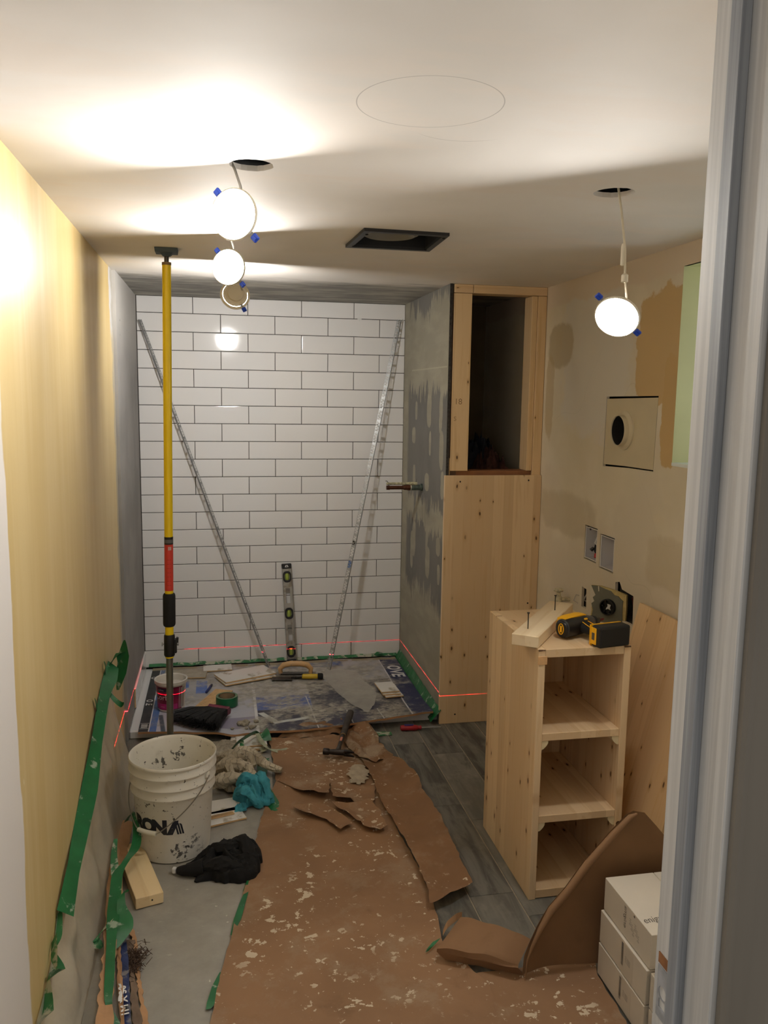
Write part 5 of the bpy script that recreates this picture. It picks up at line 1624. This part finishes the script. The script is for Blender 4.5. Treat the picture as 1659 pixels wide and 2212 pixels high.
# ------------------------------------------------------------------ folded carton strips at the lower left with tape on them
cs = thing('carton_strip', 'ripped brown and navy carton strips lying along the plastic film at lower left', 'cardboard', (0, 0, 0))
def strip(name, L, R, z0, z1, mat, n=40, jag=.004, th=.004):
    """strip between two photo edges on the floor (lists of photo points) at heights z0 (left) z1 (right)"""
    def lerp(P, t):
        t *= len(P) - 1; i = min(int(t), len(P) - 2); f = t - i
        return (P[i][0] + (P[i + 1][0] - P[i][0]) * f, P[i][1] + (P[i + 1][1] - P[i][1]) * f)
    b = B(); top, bot = [], []
    for i in range(n + 1):
        a = fl(*lerp(L, i / n), z0); c_ = fl(*lerp(R, i / n), z1)
        j1, j2 = random.uniform(-jag, jag), random.uniform(-jag, jag)
        top.append((a + Vector((j1, 0, 0)), a.lerp(c_, .5) + Vector((0, 0, .002 * math.sin(i * .7))), c_ + Vector((j2, 0, 0))))
    b.loft([[p for p in r] + [p - Vector((0, 0, th)) for p in reversed(r)] for r in top])
    return ob(name, b, mat, cs)
strip('brown_flange', [(256, 1770), (240, 1850), (228, 1960), (222, 2060), (213, 2150), (206, 2240)], [(288, 1775), (270, 1860), (262, 1960), (250, 2060), (245, 2150), (245, 2240)], .060, .052, CARDB)
strip('brown_inner_flange', [(252, 1960), (252, 2040), (254, 2120), (262, 2240)], [(258, 1960), (260, 2040), (264, 2120), (272, 2240)], .030, .036, CARDB, 30, .002)
nv = strip('navy_flange', [(258, 1960), (252, 2000), (253, 2060), (258, 2140), (268, 2240)], [(272, 1960), (270, 2010), (277, 2070), (280, 2140), (284, 2240)], .026, .032, NAVYC, 40, .001)
strip('shaded_gap', [(270, 2030), (279, 2080), (282, 2150), (288, 2240)], [(290, 2030), (290, 2080), (298, 2150), (312, 2240)], .020, .016, M('shadowed_carton_fold', C(110, 92, 76), .8, var=.2, scale=20), 30)  # darker brown strip paints the shade of the gap between strips
strip('brown_edge', [(272, 1985), (288, 2040), (292, 2090), (298, 2140), (310, 2240)], [(284, 1985), (297, 2050), (303, 2110), (309, 2150), (330, 2240)], .014, .010, CARDB, 40, .004)
b = B()
c0 = fl(294, 2072, .02)
random.seed(3)
for i in range(240):
    a = random.gauss(0, .4) + math.pi / 2 + .3
    p = c0 + Vector((random.gauss(0, .012), random.gauss(0, .03), random.uniform(-.002, .006)))
    q = p + Vector((random.uniform(-.02, .02), random.uniform(-.03, .03), random.uniform(-.006, .006)))
    b.loft([[p + Vector((0, 0, .0014)), p + Vector((.0016, 0, 0)), p - Vector((.0016, 0, 0))], [q + Vector((0, 0, .001)), q + Vector((.001, 0, 0)), q - Vector((.001, 0, 0))]])
o = ob('torn_fibres', b, M('dark_torn_fibre', C(70, 52, 40), .95), cs); o['kind'] = 'stuff'
bl = fl(272, 2195, .0335)
dy = (fl(262, 2110, .0335) - bl).normalized()
dx = Vector((dy.y, -dy.x, 0))
lettering('1M X 30', .034, PRINTW, cs, lambda x, y, z: bl + dy * x - dx * y * .8 + Vector((0, 0, .0008)), .001, ax='LEFT')
w0 = fl(258, 2150, .0335)
ob('paint_drip', B().grid(lambda u, v: fl(255 + 8 * v + 4 * math.sin(u * 5) + u * 4, 2125 + u * 38, .0345 + .001 * math.sin(v * 3.1)), 10, 3), PRINTW, cs)

tt = thing('tangled_tape', 'long twisted green tape strand lying over the carton strips at lower left', 'tape', (0, 0, 0))
def rb(P, W_, cross, mat=GREEN, nm='strand'):
    return ob(nm, B().ribbon(P, W_, cross), mat, tt, smooth=True)
rb([fl(272, 1775, .10), fl(284, 1757, .15), fl(292, 1775, .14), fl(296, 1808, .12), fl(290, 1835, .11), fl(272, 1860, .095), fl(255, 1885, .085), fl(250, 1920, .08), fl(246, 1965, .075), fl(242, 2000, .072)], [.018, .02, .018, .03, .034, .036, .036, .036, .040, .030], [(1, .6, .2), (.6, 1, .4), (1, .3, .2), (1, 0, 0), (1, .2, 0), (.9, .5, .2), (1, .3, 0), (1, 0, 0), (1, 0, .1), (1, .2, 0)])
rb([fl(242, 1995, .074), fl(240, 2040, .068), fl(238, 2080, .066), fl(236, 2120, .064), fl(234, 2160, .06), fl(240, 2185, .04), fl(248, 2215, .03)], [.034, .026, .026, .026, .020, .012, .03], [(1, 0, 0), (1, 0, 0), (1, .1, 0), (1, .2, 0), (1, 0, 0), (.7, .7, 0), (1, .3, 0)], GREEN)
rb([fl(250, 1812, .10), fl(246, 1850, .085), fl(250, 1890, .08)], [.012, .022, .03], (1, .1, 0), GREENP)
rb([fl(240, 1992, .074), fl(222, 2008, .06), fl(214, 2022, .05), fl(204, 2030, .04), fl(212, 2042, .03), fl(220, 2048, .02)], [.03, .024, .02, .028, .03, .01], [(.4, 1, .2), (.6, 1, .4), (.2, 1, .5), (1, .4, .6), (1, .5, .2), (.6, .8, 0)], GREENP)
rb([fl(278, 1924, .09), fl(264, 1930, .10), fl(262, 1955, .085), fl(270, 1985, .07), fl(268, 2010, .06), fl(254, 2040, .045), fl(246, 2052, .04)], [.010, .022, .026, .046, .05, .030, .014], [(.3, 1, 0), (.7, .5, .4), (1, .1, 0), (1, 0, .1), (1, .2, 0), (.9, .4, 0), (1, .4, 0)], GREEN)

# ------------------------------------------------------------------ kraft paper runner in overlapping torn pieces
def ridge(x, y, s, sd):
    return 1 - min(1, abs(noise.noise(Vector((x * s, y * s, sd)))) * 2.4)
def floorpoly(px, z=0.0):
    return [tuple(fl(x, y, z)[:2]) for x, y in px]
def kz(base, amp, curl, sd, cw=.05):
    return lambda x, y, e: base + amp * (ridge(x, y, 5, sd) ** 3 * .6 + .5 * max(0, noise.noise(Vector((x * 9, y * 9, sd)))) + .3 * ridge(x, y, 13, sd + 3) ** 4) + curl * max(0, 1 - e / cw) ** 2 * (.4 + .6 * (noise.noise(Vector((x * 6, y * 6, sd + 9))) * .5 + .5))
random.seed(5)
kr = thing('kraft_runner', 'large plaster splattered brown kraft paper sheet along the middle of the floor', 'paper', (0, 0, 0))
ob('sheet', sheet(floorpoly([(600, 1690), (700, 1680), (820, 1700), (860, 1800), (910, 1890), (945, 1985), (958, 2050), (1010, 2092), (1055, 2135), (1076, 2180), (1082, 2290), (440, 2290), (455, 2212), (490, 2060), (530, 1920), (560, 1790), (575, 1735)]), kz(.006, .012, .004, 1.5), .028, .003), KRAFT, kr, smooth=True, angle=25)
ku = thing('kraft_scrap', 'torn upper kraft paper piece under the hammer with a ragged lifted front edge', 'paper', (0, 0, 0), group='torn kraft paper pieces')
ob('sheet', sheet(floorpoly([(580, 1600), (640, 1601), (700, 1596), (770, 1596), (812, 1640), (815, 1690), (806, 1742), (770, 1748), (718, 1741), (714, 1690), (710, 1736), (655, 1724), (625, 1705), (596, 1692), (590, 1650)]), lambda x, y, e: kz(.013, .016, .0, 4.2)(x, y, e) + .028 * max(0, min(1, (-y - 1.56) / .16)) * max(0, 1 - e / .06) * (x < .96), .022, .004), KRAFT, ku, smooth=True, angle=25)
ks = thing('kraft_scrap', 'long darker kraft paper strip lifted along the right side of the runner', 'paper', (0, 0, 0), group='torn kraft paper pieces')
ob('sheet', sheet(floorpoly([(770, 1632), (815, 1640), (868, 1665), (903, 1700), (910, 1730), (935, 1765), (955, 1800), (985, 1862), (1020, 1932), (985, 1955), (928, 1978), (922, 1940), (900, 1885), (858, 1805), (822, 1745), (805, 1700)]), lambda x, y, e: kz(.020, .012, .0, 7.7)(x, y, e) + .016 * ridge(x * .6 + y * .1, y * .3, 5, 2) + .022 * max(0, 1 - e / .07) * (1 if x > 1.15 else .2), .024, .004), KRAFT2, ks, smooth=True, angle=25)
kc = thing('kraft_scrap', 'crumpled twisted kraft paper wad lying right of the hammer', 'paper', (0, 0, 0), group='torn kraft paper pieces')
P = floorpoly([(738, 1600), (768, 1580), (798, 1578), (815, 1600), (818, 1625), (850, 1648), (812, 1660), (776, 1650), (752, 1632)])
ob('sheet', sheet(P, lambda x, y, e: .035 + .075 * ridge(x * .9, y * .5, 7, 2.2) ** 2 * min(1, e / .05) + .03 * noise.noise(Vector((x * 16, y * 12, 1))), .018, .004), KRAFT2, kc, smooth=True, angle=18)
kf = thing('kraft_scrap', 'narrow folded kraft paper roll tucked under the cardboard front edge', 'paper', (0, 0, 0), group='torn kraft paper pieces')
P = floorpoly([(592, 1596), (640, 1578), (690, 1574), (735, 1566), (760, 1572), (735, 1590), (690, 1594), (640, 1598)])
ob('sheet', sheet(P, lambda x, y, e: .012 + .035 * min(1, e / .03) + .02 * noise.noise(Vector((x * 22, y * 14, 6))), .018, .003), KRAFT2, kf, smooth=True, angle=22)
kb = thing('kraft_scrap', 'splattered kraft paper piece lying on the floor before the white cartons', 'paper', (0, 0, 0), group='torn kraft paper pieces')
ob('sheet', sheet(floorpoly([(1020, 2110), (1130, 2098), (1286, 2085), (1290, 2112), (1352, 2212), (1376, 2290), (1090, 2290), (1078, 2215), (1060, 2150)]), kz(.004, .006, .006, 9.1), .03, .003), KRAFT, kb, smooth=True, angle=25)

ob('plaster_splat', sheet(floorpoly([(752, 1672), (765, 1664), (790, 1668), (797, 1682), (788, 1700), (770, 1708), (754, 1698)]), lambda x, y, e: .028 + .004 * min(1, e / .01) + .004 * noise.noise(Vector((x * 60, y * 60, 1))), .012, .014), M('dried_plaster', C(168, 156, 136), .9, var=.12, scale=40, bump=.4), ku, smooth=True)
kt = thing('kraft_scrap', 'small torn kraft flap with dark cracks in front of the upper torn piece', 'paper', (0, 0, 0), group='torn kraft paper pieces')
ob('sheet', sheet(floorpoly([(716, 1748), (760, 1752), (800, 1742), (818, 1762), (836, 1802), (822, 1808), (785, 1800), (764, 1782), (738, 1764)]), lambda x, y, e: .017 + .014 * max(0, 1 - e / .04) + .008 * ridge(x, y, 9, 3.3) ** 2, .02, .004), KRAFT, kt, smooth=True, angle=22)
kd = thing('kraft_scrap', 'dirty kraft corner lifted beside a dark tear left of the small flap', 'paper', (0, 0, 0), group='torn kraft paper pieces')
ob('sheet', sheet(floorpoly([(628, 1752), (700, 1750), (738, 1772), (762, 1794), (736, 1806), (706, 1784), (660, 1772)]), lambda x, y, e: .014 + .014 * max(0, 1 - e / .03) + .008 * ridge(x, y, 9, 6.3) ** 2, .02, .004), KRAFT, kd, smooth=True, angle=22)

# clean kraft sheet folded up against the cartons
kl = thing('folded_kraft_sheet', 'big clean kraft paper sheet folded upright between the cabinet and white cartons', 'paper', (0, 0, 0))
EDG = [(p.x, max(.004, p.z)) for p in (at(x, y, 'Y', -2.845) for x, y in ((1124, 2098), (1130, 2062), (1140, 2040), (1162, 2004), (1189, 1965), (1224, 1926), (1266, 1866), (1323, 1800), (1358, 1762), (1372, 1755), (1396, 1759), (1424, 1790), (1446, 1816)))] + [(1.79, .29), (1.79, .004)]
def by(x, z): return -2.842 + .018 * math.sin(z * 6) - .020 * math.exp(-((x - 1.27) / .05) ** 2) + .012 * noise.noise(Vector((x * 4, z * 4, 1)))
b = sheet(EDG, lambda x, z, e: by(x, z), .026, 0)
for v in b.bm.verts:
    v.co = Vector((v.co.x, v.co.z, v.co.y))
ob('standing_fold', b, KRAFTC, kl, smooth=True)
rp_ = [Vector((x, by(x, z) - .008, z)) for x, z in EDG[:10]]
rr2 = [.002, .003, .005, .008, .011, .011, .011, .010, .008, .003]
roll = B().tube([p + Vector((.008, 0, -.006)) for p in rp_], rr2, 12)
ob('rolled_edge', roll, KRAFTC, kl, smooth=True)
def flapA(u, v):
    Lr = [fl(962, 2074, .014), fl(943, 2056, .040), fl(944, 2050, .050), fl(995, 1981, .055)]
    Rr = [at(1131, 2106, 'Y', -2.850), at(1119, 2091, 'Y', -2.862), at(1120, 2084, 'Y', -2.858), at(1146, 2030, 'Y', -2.842)]
    t = v * 3; i = min(int(t), 2); f = t - i
    p = Lr[i].lerp(Lr[i + 1], f).lerp(Rr[i].lerp(Rr[i + 1], f), u)
    p.z += .012 * math.sin(u * 3.0) * (v > .6) + .006 * noise.noise(Vector((u * 4, v * 4, 5)))
    p.z = max(p.z, .006)
    return p
ob('floor_flap', B().grid(flapA, 24, 18), KRAFTC, kl, smooth=True)
tag(ob('tape_scrap', B().ribbon([fl(922, 2056, .016), fl(930, 2046, .024), fl(944, 2030, .03)], [.012, .03, .034], (1, .5, 0)), GREENP), 'short dusty green tape scrap by the left end of the folded kraft sheet', 'tape')
tag(ob('cardboard_curl', B().ribbon([fl(957, 2015, .02), fl(966, 1998, .045), fl(985, 1982, .05), fl(998, 1975, .03)], [.018, .022, .022, .014], (.2, .5, 1)), CARDB), 'small curled brown cardboard scrap behind the folded kraft flap', 'cardboard')

# green tape along the left edge of the runner
re_ = thing('runner_edge_tape', 'green tape strips along the left edge of the kraft runner', 'tape', (0, 0, 0))
for P_, W_ in (([fl(560, 1800, .012), fl(548, 1850, .010), fl(536, 1900, .012), fl(528, 1925, .011)], [.006, .008, .008, .012]),
               ([fl(535, 1920, .010), fl(524, 1950, .012), fl(513, 1985, .012), fl(500, 2020, .012)], [.012, .020, .024, .006]),
               ([fl(476, 2100, .012), fl(467, 2130, .012), fl(457, 2165, .012), fl(450, 2180, .010)], [.004, .024, .026, .012])):
    ob('strip', B().ribbon(P_, W_, (1, .1, 0)), GREEN, re_, smooth=True)
tg = thing('rag_tape', 'wrinkled dusty green tape strands between the rags and the kraft paper', 'tape', (0, 0, 0))
def rb2(P, W_, cross, mat, nm='strand'):
    return ob(nm, B().ribbon(P, W_, cross), mat, tg, smooth=True)
rb2([fl(468, 1648, .05), fl(492, 1630, .055), fl(512, 1606, .06), fl(535, 1590, .062), fl(554, 1582, .055), fl(562, 1596, .05)], [.05, .046, .04, .034, .032, .02], [(.2, -.5, 1), (.3, -.5, 1), (.3, -.6, 1), (.3, -.6, 1), (.1, -.7, .8), (1, -.2, .4)], GREEN)
rb2([fl(466, 1652, .03), fl(490, 1644, .035), fl(520, 1632, .03)], [.035, .035, .01], (.2, -.8, .7), GREEN)
rb2([fl(522, 1600, .055), fl(523, 1618, .04), fl(522, 1634, .03)], [.018, .02, .014], (1, .1, 0), GREENP)
rb2([fl(556, 1584, .06), fl(564, 1600, .05), fl(574, 1612, .04), fl(582, 1618, .028), fl(602, 1622, .022), fl(620, 1617, .02)], [.022, .024, .016, .012, .03, .014], [(1, .2, 0), (1, .3, 0), (1, .6, 0), (.3, 1, 0), (.1, 1, .2), (.2, 1, .3)], M('plaster_caked_tape', C(150, 154, 132), .8, var=.25, scale=30, dirt=C(60, 120, 78), dirt_th=.58, dirt_scale=20))
rb2([fl(562, 1612, .02), fl(568, 1620, .018), fl(578, 1617, .03)], [.03, .03, .02], (.4, 1, .3), MATS['plaster_caked_tape'])
rb2([fl(566, 1572, .03), fl(572, 1585, .05), fl(580, 1600, .03)], [.04, .05, .03], [(1, .2, .3), (1, .4, .6), (1, 0, 0)], GREEN)
rb2([fl(569, 1640, .010), fl(567, 1662, .012), fl(566, 1690, .014), fl(576, 1712, .013), fl(590, 1736, .012), (lambda p: p)(fl(594, 1752, .010))], [.055, .05, .035, .05, .05, .02], (1, .15, .1), GREEN)
rb2([fl(566, 1716, .016), fl(574, 1726, .018), fl(583, 1738, .016)], [.006, .008, .004], (1, .2, 0), PRINTG)
tag(ob('floor_tape', B().ribbon([fl(758, 1590, .004), fl(800, 1586, .005), fl(846, 1584, .005)], [.05, .06, .04], (.0, 1, 0)), GREENP, smooth=True), 'flat dusty green tape strip on the floor left of the screwdriver', 'tape')

# ------------------------------------------------------------------ hammer and screwdriver
hd = Vector((.950, -1.345, .048)); he = Vector((1.067, -.985, .092))
d = (he - hd).normalized(); xh = Vector((d.y, -d.x, 0)).normalized(); zh = xh.cross(d)
mh = Matrix((xh, d, zh)).transposed().to_4x4(); mh.translation = hd
hm = thing('hammer', 'dark worn claw hammer with its handle propped on the cardboard edge', 'hammer')
hm.matrix_world = mh
L = (he - hd).length
HM = M('dark_hammer_steel', C(48, 42, 40), .42, .7, var=.3, scale=40)
hs = ob('head', B().loft([[(-.066 , .014 * math.cos(q), .014 * math.sin(q)) for q in [2 * math.pi * i / 16 for i in range(16)]],
    [(-.062, .0155 * math.cos(q), .0155 * math.sin(q)) for q in [2 * math.pi * i / 16 for i in range(16)]],
    [(-.042, .0155 * math.cos(q), .0155 * math.sin(q)) for q in [2 * math.pi * i / 16 for i in range(16)]],
    [(-.036, .011 * math.cos(q), .011 * math.sin(q)) for q in [2 * math.pi * i / 16 for i in range(16)]],
    [(-.018, .012 * math.cos(q), .013 * math.sin(q)) for q in [2 * math.pi * i / 16 for i in range(16)]],
    [(.018, .012 * math.cos(q), .013 * math.sin(q)) for q in [2 * math.pi * i / 16 for i in range(16)]],
    [(.034, -.001 + .010 * math.cos(q), .014 * math.sin(q)) for q in [2 * math.pi * i / 16 for i in range(16)]]]), HM, hm, smooth=True, angle=40)
for s in (-1, 1):
    ob('claw', B().loft([[(.030, a - .001, s * b_) for a, b_ in ((-.009, .001), (.009, .001), (.009, .013), (-.009, .013))], [(.052, a - .004, s * b_) for a, b_ in ((-.006, .003), (.006, .003), (.006, .014), (-.006, .014))], [(.078, a - .011, s * b_) for a, b_ in ((-.002, .007), (.002, .007), (.002, .013), (-.002, .013))]]), HM, hm, smooth=True, angle=40)
ob('neck', B().tube([(0, .008, 0), (0, .05, 0), (0, .13, 0), (0, .16, 0)], [.0125, .0095, .0105, .0115], 12), DSTEEL, hm, smooth=True)
ob('grip', B().tube([(0, .150, 0), (0, .156, 0), (0, .20, 0), (0, .28, 0), (0, L - .03, 0), (0, L - .004, 0), (0, L, 0)], [.0125, .0155, .0150, .0165, .0175, .0165, .011], 16), M('worn_grey_rubber', C(58, 52, 48), .75, var=.2, scale=30), hm, smooth=True)
ob('neck_ring', B().tube([(0, .146, 0), (0, .151, 0)], .0145, 14), M('tan_ring', C(130, 104, 72), .6), hm)
ob('neck_sticker', B().box(-.005, .005, .085, .118, .0092, .0108), M('faded_red_sticker', C(190, 120, 96), .5), hm)

sd = thing('screwdriver', 'red handled screwdriver lying on the grey tile floor by the wood panel', 'screwdriver', (fl(888, 1573, .014).x, fl(888, 1573, .014).y, .0165), (0, math.pi / 2, -.10))
ob('handle', B().lathe([(.006, -.055), (.0125, -.052), (.0140, -.04), (.0135, -.01), (.0145, .015), (.0125, .03), (.0085, .036), (.011, .046), (.0085, .052)], 14), M('red_handle_plastic', C(156, 30, 40), .35), sd, smooth=True)
ob('handle_inlay', B().box(-.0146, -.0128, -.0065, .0065, -.035, .012, .003), M('blue_inlay', C(52, 48, 118), .4), sd)
ob('shaft', B().lathe([(.0031, .05), (.0031, .145), (.0016, .152)], 10), STEEL, sd, smooth=True)

# ------------------------------------------------------------------ white cartons
def carton(x0, y1, z0, label, seed, text=True, w_=.148, l_=.262, h_=.0985, tilt=0.0):
    t = thing('carton', label, 'box', (x0 + w_ / 2, y1 - l_ / 2, z0), (0, 0, tilt), 'white cartons stacked inside the doorway')
    hx, hy = w_ / 2, l_ / 2
    ob('body', B().box(-hx, hx, -hy, hy, 0, h_ - .002, .0012), CARTON, t)
    lid = ob('lid', B().box(-hx - .0006, hx + .0006, -hy - .0006, hy + .0006, h_ - .0195, h_, .001), M('white_carton_lid', C(214, 206, 192), .5, var=.03, scale=6), t) if text == 'lid' else None
    return t
GS = [('top', .2), ('mid', .1), ('low', 0)]
lab_ = ['topmost white carton of the nearest visible stack, with lettering on its lid', 'middle white carton of the stack, directly under the top lettered one', 'bottom white carton of the stack, standing on the kraft paper']
cartons = []
for i, z in enumerate((.2085, .1085, .0085)):
    cartons.append(carton(1.499 + (.004, -.003, -.005)[i], -2.872 - (.002, 0, .001)[i], z, lab_[i], i))
for i, z in enumerate((.2085, .1085, .0085)):
    carton(1.6525, -2.874, z, ('white carton with a dark spot, right of the lettered top carton', 'hidden middle carton of the right stack behind the jamb', 'hidden bottom carton of the right stack behind the jamb')[i], 5 + i)
for i, z in enumerate((.1085, .0085)):
    carton(1.503, -3.142, z, ('upper white carton in the front pair beside the door jamb', 'lower white carton in the front pair beside the door jamb')[i], 9 + i)
INK = M('carton_ink', C(84, 78, 72), .6)
hx = .074
t = cartons[0]
lettering('enigma', .0265, INK, t, lambda x, y, z: (-.029 + x + y * .05, -.070 + y * 1.25 + x * .10, .0969))
side = lambda yc, zc: (lambda x, y, z: (-hx - .0004, yc - y, zc + x))
lettering('enigma', .0225, INK, t, side(.006, .056))
for q in range(6):
    lettering('||-|-|', .0115, INK, t, side(-.022 - q * .009, .060 - .010 * (q % 3)))
ob('printed_dot', B().lathe([(.0005, 0), (.0035, .0002)], 12).xf(Matrix.Translation((-hx - .0003, -.041, .088)) @ Matrix.Rotation(-math.pi / 2, 4, 'Y')), INK, t)
for ci in (1, 2):
    t = cartons[ci]
    b = B(); random.seed(ci)
    z = .022
    while z < .086:
        h_ = random.choice((.001, .0018, .0028))
        b.quad((-hx - .0005, .002, z), (-hx - .0005, -.009, z), (-hx - .0005, -.009, z + h_), (-hx - .0005, .002, z + h_))
        z += h_ + random.choice((.001, .0016))
    o = ob('barcode', b, PRINTK, t); o['kind'] = 'stuff'
    lettering('|-||-|-', .010, INK, t, side(-.024, .052))
    lettering('||||', .018, PRINTK, t, side(-.040, .050))
    ob('paper_label', B().box(-hx - .00035, -hx - .0001, -.062, .010, .004, .092), M('carton_label_paper', C(200, 192, 178), .5), t)
spot = [o for o in bpy.data.objects if o.name.startswith('carton') and o.get('label', '').startswith('white carton with a dark spot')][0]
ob('printed_spot', B().lathe([(.0005, 0), (.014, .0002)], 20).xf(Matrix.Translation((-.012, -.060, .0987))), M('grey_spot_ink', C(128, 122, 116), .6), spot)

# ------------------------------------------------------------------ line laser: a thin level fan of red light from low on the floor behind the pail
ld = bpy.data.lights.new('line_laser', 'POINT')
ld.shadow_soft_size = 0.0
ld.energy = 1.0
ld.color = (1, 1, 1)
ld.use_nodes = True
nt = ld.node_tree
em = nt.nodes['Emission']
tc = nt.nodes.new('ShaderNodeTexCoord')
sx = nt.nodes.new('ShaderNodeSeparateXYZ')
nt.links.new(tc.outputs['Normal'], sx.inputs[0])
def lm_(op, a, b_):
    n = nt.nodes.new('ShaderNodeMath'); n.operation = op
    for i, q in enumerate((a, b_)):
        if isinstance(q, (int, float)): n.inputs[i].default_value = q
        else: nt.links.new(q, n.inputs[i])
    return n.outputs[0]
fan = lm_('LESS_THAN', lm_('ABSOLUTE', sx.outputs[2], 0), .0011)
fwd = lm_('GREATER_THAN', sx.outputs[1], .30)
ns = nt.nodes.new('ShaderNodeTexNoise'); ns.inputs['Scale'].default_value = 60; ns.inputs['Detail'].default_value = 4
nt.links.new(tc.outputs['Normal'], ns.inputs['Vector'])
sp_ = nt.nodes.new('ShaderNodeMapRange'); sp_.inputs[1].default_value = .4; sp_.inputs[2].default_value = .62; sp_.inputs[3].default_value = .25; sp_.inputs[4].default_value = 1.0
nt.links.new(ns.outputs[0], sp_.inputs[0])
em.inputs[0].default_value = (1, .03, .05, 1)
nt.links.new(lm_('MULTIPLY', lm_('MULTIPLY', lm_('MULTIPLY', fan, fwd), lm_('MULTIPLY', sp_.outputs[0], lm_('POWER', sx.outputs[1], 1.6))), LASER), em.inputs[1])
lo = bpy.data.objects.new('line_laser', ld); COL.objects.link(lo)
lo.location = (.30, -1.62, .1515)
